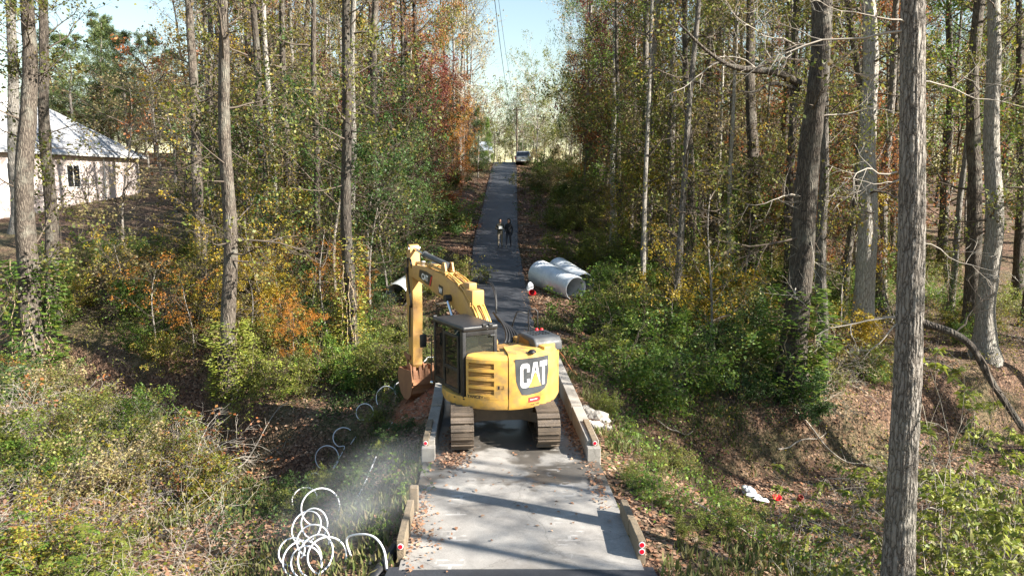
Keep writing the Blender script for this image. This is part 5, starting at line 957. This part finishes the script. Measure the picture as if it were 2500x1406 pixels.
# background woods -----------------------------------------------------------
def wood_label(bk, lm_, vn, side):
    return 'slender %s tree%s, %s-leaved, in woods %s of driveway' % ('pale-barked' if bk is BARKP else 'dark-barked', {0: '', 3: ' ivied below', 6: ' ivied high'}[vn], {'olive': 'olive', 'mixed': 'green-yellow', 'rust': 'rust', 'green': 'green', 'pale': 'tan', 'yellow': 'yellow'}[lm_], side)
taken = []
def free(x, y, r_):
    for a, b in taken:
        if (a - x) ** 2 + (b - y) ** 2 < r_ * r_: return False
    taken.append((x, y)); return True
def in_house_view(x, y): u = x / y; return -0.66 < u < -0.42 and y < 72
n = 0
while n < 98:
    y = 34 + 70 * RG.random() ** 1.2; x = RG.uniform(5.5, y * 0.72 + 2)
    if abs(x - 26) < 5 and y < 90 and RG.random() < 0.4: continue
    if not free(x, y, 2.0): continue
    bk = RG.choice([BARK, BARKD, BARKD, BARKP]); lm_ = RG.choice(['olive', 'mixed', 'rust', 'green', 'pale']); vn = RG.choice([0, 0, 3, 6])
    tall_tree((x, y, gz(x, y) - 0.1), RG.uniform(16, 24), RG.uniform(0.11, 0.24), (RG.gauss(0, 0.03), RG.gauss(0, 0.03), 1), wood_label(bk, lm_, vn, 'right'), 'trees in the right woods', vine=vn, leafm=lm_, bark=bk); n += 1
n = 0
while n < 60:
    y = 36 + 70 * RG.random(); x = -RG.uniform(5.5, y * 0.72 + 2)
    if x / y < -0.42 or not free(x, y, 2.0): continue
    bk = RG.choice([BARKD, BARKD, BARKD, BARKP]); lm_ = RG.choice(['olive', 'mixed', 'rust', 'yellow', 'pale']); vn = RG.choice([0, 3, 6])
    tall_tree((x, y, gz(x, y) - 0.1), RG.uniform(15, 23), RG.uniform(0.11, 0.22), (RG.gauss(0, 0.04), RG.gauss(0, 0.04), 1), wood_label(bk, lm_, vn, 'left'), 'trees in the left woods', vine=vn, leafm=lm_, bark=bk); n += 1
# trees outside the frame that throw the shadows on the slab and the machine
for x, y, r_ in [(14, 5.9, 0.14), (16, 7.9, 0.13), (22, 6.1, 0.12), (26, 1.2, 0.16), (30, -1.5, 0.16)]:
    tall_tree((x, y, gz(x, y) - 0.1), RG.uniform(18, 22), r_, (RG.gauss(0, 0.03), RG.gauss(0, 0.03), 1), 'tall tree on the near bank right of the slab', 'near bank trees', kind=RG.choice([0, 2]), leafm='olive' if x in (16, 26) else None)
for x, y in [(24, 17.5), (31, 15), (21, 21), (29, 22), (36, 20), (26, 27), (34, 28), (40, 24), (23, 24.5), (22, 14.4), (27, 12.8), (25, 15.6), (20, 13.4), (31, 9.2)]:  # unseen leafy trees added to darken the right woodland floor and gully
    tall_tree((x, y, gz(x, y) - 0.1), RG.uniform(18, 22), RG.uniform(0.16, 0.22), (RG.gauss(0, 0.03), RG.gauss(0, 0.03), 1), 'unseen leafy tall tree added right of the creek bank for shade', 'unseen right bank shade trees', kind=RG.choice([1, 3]), leafm='mixed')
# leafy understory along the driveway -----------------------------------------
def row(side, ys, offs, hs, mats, label, group, wide=1.0, P_=None):
    for y in ys:
        yy = y + RG.uniform(-1.2, 1.2); x = float(road_x(yy)) + side * RG.uniform(*offs); m = RG.choice(mats)
        nm = {'green': 'green', 'dark': 'dark green', 'olive': 'olive', 'lime': 'yellow-green', 'yellow': 'yellow', 'orange': 'orange', 'rust': 'rust-brown', 'maroon': 'maroon', 'mixed': 'green and yellow', 'pale': 'tan'}[m]
        leafy_tree(x, yy, RG.uniform(*hs), '%s-leaved %s' % (nm, label), group + ', ' + nm, m, wide=wide, P_=P_, name='young_tree' if P_ is THIN else 'understory_tree')
row(-1, np.arange(34, 52, 2.6), (4.6, 9), (7, 11), ['dark', 'maroon', 'olive', 'green', 'dark'], 'understory tree lining the left road edge', 'left roadside trees')
row(-1, np.arange(52, 74, 2.6), (5.2, 8.5), (8, 11.5), ['maroon', 'maroon', 'olive', 'rust', 'dark', 'dark'], 'understory tree lining the left road edge', 'left roadside trees', 0.8)
row(-1, np.arange(74, 98, 3.2), (4.4, 7.0), (6, 9), ['orange', 'rust', 'olive', 'pale', 'maroon'], 'understory tree lining the left road edge', 'left roadside trees', 0.7)
row(-1, np.arange(38, 70, 3.4), (8.5, 15), (6, 9.5), ['olive', 'mixed', 'yellow', 'dark', 'rust'], 'understory tree inside the left woods', 'left woods understory')
row(1, np.arange(42, 56, 3.8), (7.4, 11), (8, 12), ['olive', 'olive', 'mixed', 'pale', 'green'], 'understory tree lining the right road edge', 'right roadside trees')
row(1, np.arange(55, 74, 3.2), (8.6, 11.5), (10, 15), ['rust', 'maroon', 'olive', 'rust', 'orange'], 'understory tree lining the right road edge', 'right roadside trees', 0.7)
row(1, np.arange(74, 100, 4.5), (9.0, 12.0), (8, 12), ['olive', 'olive', 'pale', 'rust'], 'understory tree lining the right road edge', 'right roadside trees', 0.7)
row(1, np.arange(38, 75, 2.6), (9.5, 22), (5, 9), ['olive', 'mixed', 'green', 'olive', 'rust'], 'understory tree inside the right woods', 'right woods understory')
# named leafy trees
leafy_tree(P(1030, 200, 66).x, 66, 15.0, 'tall orange and tan tree rising above the left roadside maroon trees', None, 'orange', wide=0.75)
leafy_tree(P(1468, 100, 60).x, 60, 18.5, 'tall maroon-leaved tree at the edge of the sky gap', None, 'maroon', wide=0.62)
leafy_tree(P(1475, 250, 57).x, 57, 12.0, 'bright orange-brown tree below the tall maroon one', None, 'orange', wide=0.6)
leafy_tree(P(1590, 100, 48).x, 48, 16.0, 'tall dark green tree right of the maroon one', None, 'olive', wide=0.75)
leafy_tree(P(1398, 80, 92).x, 92, 19.0, 'slim blue-green tree with drooping twigs beside the sky gap', None, 'dark', wide=0.4, twig=TWIGP)
leafy_tree(P(1308, 200, 112).x, 112, 16.0, 'pale yellow-green tree beyond the parked truck', None, 'lime', wide=0.7, twig=TWIGP)
leafy_tree(P(1275, 300, 116).x, 116, 10.0, 'small blue-green tree between the pole and the pale yellow-green tree', None, 'dark', wide=0.7)
leafy_tree(P(1160, 200, 90).x, 90, 16.5, 'tall thin pale tree with few leaves beside the sky gap', None, 'pale', P_=THIN, wide=0.6, twig=TWIGP)
leafy_tree(P(1128, 100, 84).x, 84, 17.0, 'nearly bare slim tree behind the left roadside orange trees', None, 'pale', P_=THIN, wide=0.7, twig=TWIGP)
leafy_tree(P(1168, 330, 80).x, 80, 7.5, 'dark green cedar at the left road edge near the crest', None, 'dark', P_=CED, wide=0.9, name='cedar')
leafy_tree(P(1196, 330, 90).x - 0.2, 92, 6.0, 'bright green cedar beside the white shed', None, 'green', P_=CED, wide=0.8, name='cedar')
for i in range(16):
    y = RG.uniform(122, 150); x = -14 + 30 * (i + RG.random()) / 16; leafy_tree(x, y, RG.uniform(9, 14), 'pale bare-twigged tree beyond the crest of the driveway', 'trees beyond the crest', RG.choice(['pale', 'olive']), P_=THIN, wide=1.1, twig=TWIGP)
for i in range(9):
    y = RG.uniform(118, 140); x = -9 + 20 * (i + RG.random()) / 9; leafy_tree(x, y, RG.uniform(6, 10), 'yellow-green leafy tree closing the gap beyond the crest', 'leafy trees beyond the crest', RG.choice(['lime', 'olive', 'mixed']), wide=1.1)
for i, (u, d, h) in enumerate([(175, 72, 13), (245, 78, 15), (310, 74, 13.5), (375, 82, 14), (120, 84, 15), (430, 90, 13), (270, 92, 17)]):
    leafy_tree(P(u, 300, d).x, d, h, 'round-topped pine behind the pale brick house', 'pines behind the brick house', 'needle', P_=PINE, wide=1.2, name='pine_tree')
for u, d, h, m in [(215, 46, 4.0, 'pale'), (330, 62, 9, 'pale'), (395, 60, 10, 'pale'), (430, 52, 11, 'rust'), (300, 40, 8.5, 'pale'), (455, 44, 9, 'pale')]:
    leafy_tree(P(u, 500, d).x, d, h, 'bare twiggy young tree with a few %s leaves near the brick house' % {'rust': 'rusty', 'pale': 'tan'}[m], 'young trees near the house, ' + m, m, P_=THIN, wide=1.2, name='young_tree')
row(1, np.arange(44, 84, 1.5), (16, 42), (7, 13), ['olive', 'pale', 'rust', 'mixed'], 'thin tree deep in the right woods', 'deep right woods', 1.2, THIN)
row(-1, np.arange(40, 80, 3.0), (9, 20), (7, 12), ['olive', 'pale', 'rust', 'mixed'], 'thin tree deep in the left woods', 'deep left woods', 1.1, THIN)
for i in range(22):
    d = RG.uniform(78, 100); u = 20 + 470 * (i + RG.random()) / 22; leafy_tree(P(u, 400, d).x, d, RG.uniform(6, 9.5), 'low bushy tree behind the pale brick house', 'low trees behind the brick house', RG.choice(['olive', 'pale', 'dark', 'rust', 'mixed']), wide=1.3)
# far woods that read as one mass
rng = np.random.default_rng(5); nfar = 420; fx = rng.uniform(-150, 150, nfar); fy = rng.uniform(104, 170, nfar); keep = (np.abs(fx - 1) > 9) | (fy > 160); keep &= ~(fx / fy < -0.4); fx, fy = fx[keep], fy[keep]; fz = ground_z(fx, fy); fh = rng.uniform(9, 19, len(fx)); N_ = len(fx)
P0 = np.stack([fx, fy, fz], 1); S, A, AD = grow(rng, P0, np.tile([[0, 0, 1.0]], (N_, 1)), fh, rng.uniform(0.1, 0.2, N_), 3, seg=(4, 3, 2), kids=(12, 5, 2), lf=0.36, wob=0.06, ang=(0.9, 0.9, 0.9))
fw_ = empty('far_woods', (0, 0, 0)); tag(fw_, 'distant autumn woods closing the view beyond the crest', 'woods', kind='stuff'); part('branches', mesh_of('branches', seg_mesh(S)), fw_, TWIG)['kind'] = 'stuff'
part('foliage', mesh_of('foliage', scatter_leaves(rng, A, AD, 70000, 0.28, 0.4, 0.25)), fw_, LEAF['mixed'])['kind'] = 'stuff'
# shrubs ----------------------------------------------------------------------
def patch(n_, xr, yr, hr, mats, label, group, P_=None, keep=None, wide=1.2, rmin=0.9, stem=None, name='shrub', cat='shrub'):
    k = 0; tries = 0
    while k < n_ and tries < 4000:
        tries += 1; y = RG.uniform(*yr); x = RG.uniform(*xr)
        if keep and not keep(x, y): continue
        if not free(x, y, rmin): continue
        m = RG.choice(mats); nm = {'green': 'green', 'dark': 'dark green', 'olive': 'olive', 'lime': 'yellow-green', 'yellow': 'yellow', 'orange': 'orange', 'rust': 'rusty', 'maroon': 'maroon', 'mixed': 'turning', 'pale': 'tan'}[m]
        shrub(x, y, RG.uniform(*hr), '%s %s' % (nm, label), group + ', ' + nm, m, P_, wide, stem, cat, name); k += 1
CC = np.array(COILC)
def nocoil(x, y, r_=0.6): return np.min(np.hypot(np.asarray(x)[..., None] - CC[:, 0], np.asarray(y)[..., None] - CC[:, 1]), -1) > r_
off = lambda a: (lambda x, y: abs(x - float(road_x(y))) > a)
cky = lambda x: float(np.interp(x, CKX, CKY))
patch(30, (2.6, 7.0), (40, 92), (1.4, 3.0), ['lime', 'olive', 'lime', 'green', 'pale'], 'shrub crowding the right road edge uphill of the pipes', 'right roadside shrubs', keep=lambda x, y: x - float(road_x(y)) > 3.6)
patch(30, (3.2, 10.5), (24.5, 40), (1.3, 2.8), ['green', 'dark', 'lime', 'olive', 'green'], 'shrub on the right bank between pipes and creek', 'right bank shrubs', keep=lambda x, y: (y < 33 or x > 4.3) and x - float(road_x(y)) > 4.2)
patch(26, (7, 26), (27, 46), (1.0, 2.6), ['green', 'lime', 'olive', 'yellow', 'mixed'], 'shrub on the right woodland floor', 'right woodland shrubs')
patch(26, (9.5, 30), (25, 44), (1.2, 2.4), ['pale', 'olive', 'mixed'], 'twiggy brush on the right woodland floor', 'right woodland brush', P_=BRUSH, stem=TWIGP)
patch(26, (-10, -3.4), (25.5, 40), (1.0, 2.2), ['green', 'dark', 'lime', 'olive'], 'shrub on the left bank behind the bucket', 'left bank shrubs', keep=lambda x, y: not (-0.19 < x / y < -0.10 and y > 27))
patch(16, (-7.5, -2.9), (40, 92), (1.4, 3.0), ['green', 'dark', 'olive', 'rust'], 'shrub at the left road edge', 'left roadside shrubs', keep=lambda x, y: x - float(road_x(y)) < -3.4)
patch(30, (-24, -8), (28, 42), (1.0, 2.6), ['mixed', 'olive', 'olive', 'pale', 'green'], 'shrub on the left slope below the brick house', 'left slope shrubs', keep=lambda x, y: y > cky(x) + 2.5)
for u, d, h, m in [(380, 30, 3.6, 'orange'), (470, 29, 3.2, 'orange'), (620, 29, 4.0, 'yellow'), (690, 31, 4.5, 'yellow'), (760, 33, 4.2, 'orange'), (850, 31, 3.4, 'orange'), (300, 33, 3.6, 'yellow'), (540, 32, 3.8, 'mixed'), (20, 27, 3.0, 'orange'), (720, 28, 2.6, 'orange')]:
    leafy_tree(P(u, 850, d).x, d, h, '%s maple sapling on the left creek bank' % {'orange': 'orange', 'yellow': 'yellow', 'mixed': 'green-yellow'}[m], 'left bank saplings, ' + m, m, P_=THIN if h in (3.2, 3.6, 4.2) else UND, wide=1.15, name='sapling')
patch(27, (-19, -6.6), (12.5, 24), (1.0, 2.2), ['green', 'olive', 'mixed', 'dark', 'pale', 'olive', 'lime'], 'shrub in the thicket on the near left bank', 'near left thicket', keep=lambda x, y: y < cky(x) - 2.3 and x < -0.43 * y - 0.4)
patch(14, (-18, -6.5), (11.5, 22), (1.4, 2.4), ['pale', 'rust'], 'dry twiggy brush in the near left thicket', 'near left brush', P_=BRUSH, stem=TWIGP, keep=lambda x, y: y < cky(x) - 2.0 and x < -0.42 * y)
patch(4, (-10.5, -5.6), (10.2, 13.5), (1.2, 1.9), ['lime', 'green'], 'sumac-like shrub with drooping feather leaves at the near left', 'near left feather-leaf shrubs', P_=COMP, rmin=0.7)
patch(9, (5.6, 15.5), (10.5, 21.5), (0.5, 1.3), ['lime', 'green', 'lime'], 'feather-leaved shrub on the near right bank', 'near right feather-leaf shrubs', P_=COMP, keep=lambda x, y: x > 4.4 + (y - 10) * 0.32 and (x < 6.3 or x > 10.5 or y < 16) )
patch(8, (10.5, 17), (14, 24), (1.2, 2.2), ['pale', 'olive'], 'dead twiggy brush on the near right bank', 'near right brush', P_=BRUSH, stem=TWIGP)
patch(14, (2.5, 5.2), (12.4, 24), (0.35, 0.75), ['green', 'lime', 'olive'], 'low weedy plant on the slope outside the right parapet', 'right slope weeds', rmin=0.5, keep=lambda x, y: x - float(road_x(y)) > 2.5, name='weed', cat='plant')
patch(20, (-5.6, -2.5), (15.5, 24), (0.3, 0.7), ['dark', 'green', 'lime'], 'low weedy plant on the shaded slope outside the left parapet', 'left slope weeds', rmin=0.45, keep=lambda x, y: nocoil(x, y) and x - float(road_x(y)) < -2.35 and not (19.5 < y < 23 and x > -3.8), name='weed', cat='plant')
for x, y, h in [(-2.25, 14.3, 1.1), (-2.35, 12.4, 0.7)]: shrub(x, y, h, 'leafy vine climbing the ' + ('post of' if y > 13 else 'end of') + ' the left timber guard', None, 'green', COMP, 0.6, cat='vine', name='vine')
for k, (u, d, h) in enumerate([(2300, 12.0, 4.6), (2390, 12.6, 5.4), (2460, 11.6, 4.2), (2270, 14.0, 3.4), (2440, 15.0, 3.6)]):
    shrub(P(u, 900, d).x, d, h, 'tall leggy feather-leaved shrub ' + ['close beside the stout near trunk', 'under the broken limb', 'in front of the pale sunlit tree', 'behind the stout near trunk', 'behind the broken limb'][k], None, 'lime', COMP, 0.55, stem=TWIGP)
# saplings and hanging stems
for i in range(34):
    s = -1 if i % 2 else 1; y = RG.uniform(27, 46); x = s * RG.uniform(6.5, y * 0.55)
    if in_house_view(x, y): continue
    leafy_tree(x, y, RG.uniform(4, 8), 'thin sapling with sparse %s leaves in the %s woods' % (('yellow' if i % 3 == 0 else 'olive'), 'left' if s < 0 else 'right'), 'thin saplings %d' % s, 'yellow' if i % 3 == 0 else 'olive', P_=THIN, wide=1.0, name='sapling')
# ground cover ---------------------------------------------------------------
def litter(n_, xr, yr, size, name, label, m, grass=False, dens=None, z=0.012, prox=1.0):
    rng = np.random.default_rng(len(name) + n_); x = rng.uniform(*xr, n_); y = yr[0] + (yr[1] - yr[0]) * rng.random(n_) ** prox
    dx = np.abs(x - road_x(y)); ok = np.where(y < 25.3, dx > 2.02, dx > 1.5)
    if dens is not None: ok &= dens(x, y, rng)
    x, y = x[ok], y[ok]; pos = np.stack([x, y, ground_z(x, y) + z], 1)
    if grass: dirs = np.tile([[0, 0, 1.6]], (len(x), 1)); V, F = leaf_mesh(pos, size, 0.09, rng, 0.0, dirs, 0)
    else: dirs = rng.normal(size=(len(x), 3)) * np.array([[1, 1, 0.12]]) * 2; V, F = leaf_mesh(pos, size, 0.36, rng, 5.0, dirs, 0.0)
    o = link(name, mesh_of(name, (V, F)), LEAF[m]); tag(o, label, 'leaves' if not grass else 'grass', kind='stuff'); return o
litter(155000, (-16, 18), (9, 48), 0.11, 'fallen_leaves', 'brown fallen leaves carpeting the ravine banks and road edges', 'litter', prox=1.4)
litter(26000, (-3.6, 3.6), (25, 100), 0.16, 'fallen_leaves', 'brown leaves drifted along both edges of the driveway', 'litter')
def gd(x, y, rng): return (vnoise(x, y, 1.6, 31) + 0.5 * vnoise(x, y, 0.5, 33) > 0.02) & ~((np.hypot(x + 2.8, y - 21.2) < 1.7)) & (nocoil(x, y, 0.45) | (rng.random(len(x)) < 0.25))
litter(90000, (-8, 8), (10, 34), 0.2, 'weedy_grass', 'patchy weedy grass on the banks beside the bridge', 'grass', grass=True, dens=gd)
# leaves on the slab: drifts along the parapets and a scatter
rng = np.random.default_rng(9); c_ = []
for (x, y, sx, sy, k) in [(-1.35, 15.9, 0.22, 0.35, 420), (-1.5, 16.9, 0.1, 0.5, 220), (1.55, 17.6, 0.1, 0.6, 380), (1.45, 19.6, 0.1, 1.2, 420), (-1.75, 12.8, 0.12, 0.9, 330), (-1.5, 12.1, 0.25, 0.3, 60), (0, 14, 1.1, 1.4, 70), (1.75, 14.6, 0.1, 0.7, 160), (1.6, 16.2, 0.15, 0.5, 60)]:
    c_.append(np.stack([x + sx * rng.normal(size=k), y + sy * rng.normal(size=k)], 1))
ry_ = rng.uniform(25.5, 95, 1500); sg_ = np.where(rng.random(1500) < 0.5, -1, 1); c_.append(np.stack([road_x(ry_) + sg_ * (1.46 - 0.22 * np.abs(rng.normal(size=1500))), ry_], 1))
c_ = np.concatenate(c_); c_ = c_[np.abs(c_[:, 0] - road_x(c_[:, 1])) < 1.9]; pos = np.stack([c_[:, 0], c_[:, 1], road_z(c_[:, 1]) + 0.062 + 0.02 * rng.random(len(c_))], 1)
tag(link('fallen_leaves', mesh_of('fallen_leaves', leaf_mesh(pos, 0.075, 0.36, rng, 4.0, rng.normal(size=(len(c_), 3)) * np.array([[2, 2, 0.25]]), 0.0)), LEAF['litter']), 'brown leaves drifted on the concrete deck and driveway edges', 'leaves', kind='stuff')

# tangled undergrowth on the banks: briars, dead stems and small leaves nobody could count
def tangle(n_, fn, label, mat, nl, hmax, seed, leafs=0.07, stem=TWIG):
    rng = np.random.default_rng(seed); x, y = fn(rng, n_); ok = np.abs(x - road_x(y)) > 2.5; x, y = x[ok], y[ok]; z = ground_z(x, y); k = len(x); a = rng.uniform(0, 6.28, k); el = rng.uniform(0.1, 1.4, k)
    S, A, AD = grow(rng, np.stack([x, y, z], 1), np.stack([np.cos(a) * np.cos(el), np.sin(a) * np.cos(el), np.sin(el)], 1), hmax * rng.uniform(0.3, 1.0, k), rng.uniform(0.004, 0.009, k), 2, seg=(5, 3), kids=(3, 2), lf=0.45, upw=(-0.12, -0.05), wob=0.22, tmin=0.3)
    root = empty('undergrowth', (0, 0, 0)); tag(root, label, 'undergrowth', kind='stuff'); part('stems', mesh_of('stems', seg_mesh(S)), root, stem)['kind'] = 'stuff'
    part('leaves', mesh_of('leaves', scatter_leaves(rng, A, AD, nl, leafs, 0.36, 0.05, 0.9)), root, LEAF[mat])['kind'] = 'stuff'
def region(x0, x1, y0, y1, cond):
    def fn(rng, n_):
        x = rng.uniform(x0, x1, n_ * 3); y = rng.uniform(y0, y1, n_ * 3); k = cond(x, y); return x[k][:n_], y[k][:n_]
    return fn
ckv = lambda x: np.interp(x, CKX, CKY)
tangle(2900, region(-20, -5.2, 10.5, 24, lambda x, y: (y < ckv(x) - 1.6) & (x < -0.41 * y)), 'tangled briars and dead stems on the near left bank', 'mixed', 26000, 1.5, 101, stem=TWIGP)
tangle(2200, region(-24, -4, 25, 42, lambda x, y: y > ckv(x) + 2.2), 'tangled undergrowth on the far left slope', 'olive', 22000, 1.4, 102)
tangle(4100, region(4, 30, 22, 46, lambda x, y: (y > ckv(x) + 1.2) & (x > 4.5)), 'tangled undergrowth on the right woodland floor', 'mixed', 34000, 1.5, 103)
tangle(1300, region(4.5, 16, 10, 22, lambda x, y: (y < ckv(x) - 1.5) & (x > 4.2 + (y - 10) * 0.3)), 'weeds and dead stems on the near right bank', 'mixed', 7000, 1.1, 104, stem=TWIGP)
tangle(1400, region(2.6, 7, 13, 27, lambda x, y: x < 7), 'weeds and briars on the slope outside the right parapet', 'green', 12000, 0.7, 105)
tangle(1400, region(-6.5, -2.5, 14, 27, lambda x, y: (np.hypot(x + 2.8, y - 21.2) > 1.7) & nocoil(x, y)), 'weeds and briars on the slope outside the left parapet', 'dark', 11000, 0.6, 106)

# fallen sticks and dead limbs on the banks
for k, (u, v, L, rz) in enumerate([(1960, 1085, 2.2, 0.4), (2040, 1120, 2.8, -0.3), (1720, 880, 2.6, 0.9), (1640, 1060, 1.6, 0.2), (2060, 940, 2.4, -0.6), (640, 1070, 1.8, 0.5), (520, 1150, 2.0, -0.4), (300, 1130, 2.6, 0.6), (930, 900, 1.4, 0.8), (2280, 1250, 2.0, 0.3), (1780, 1290, 1.5, -0.5), (380, 560, 4.0, 0.9)]):
    g = hit(u, v); rn = random.Random(k + 50); pts = []
    for t in np.linspace(-0.5, 0.5, 6): x = g.x + math.cos(rz) * L * t + rn.uniform(-0.06, 0.06); y = g.y + math.sin(rz) * L * t; pts.append(Vector((x, y, gz(x, y) + 0.06 + rn.uniform(0, 0.12))))
    br = empty('fallen_branch', g); tag(br, ['pale dead branch across the right creek bank', 'long bleached branch above the plastic sheet', 'grey branch in shrubs below the pipes', 'short stick on the right slope', 'grey limb at the root of the leaning tree', 'bent branch in the left creek channel', 'brown stick in the near left thicket', 'long dead branch across the near left thicket', 'short stick by the dug clay', 'stick beside the stout near trunk', 'short stick on the near right slope', 'long fallen limb on the slope below the brick house'][k], 'branch')
    sp3 = [p - g for p in spline(pts, 4)]; n3 = len(sp3); MB().tube(sp3, [0.03 * (1 - 0.7 * i / n3) for i in range(n3)], 6).build('stem', TWIGP, br, smooth=True)
    for t in (0.35, 0.6, 0.8):
        q = sp3[int(t * n3)]; MB().tube([q, q + Vector((rn.uniform(-0.3, 0.3), rn.uniform(-0.3, 0.3), rn.uniform(0.1, 0.4)))], [0.012, 0.004], 5).build('twig', TWIGP, br)
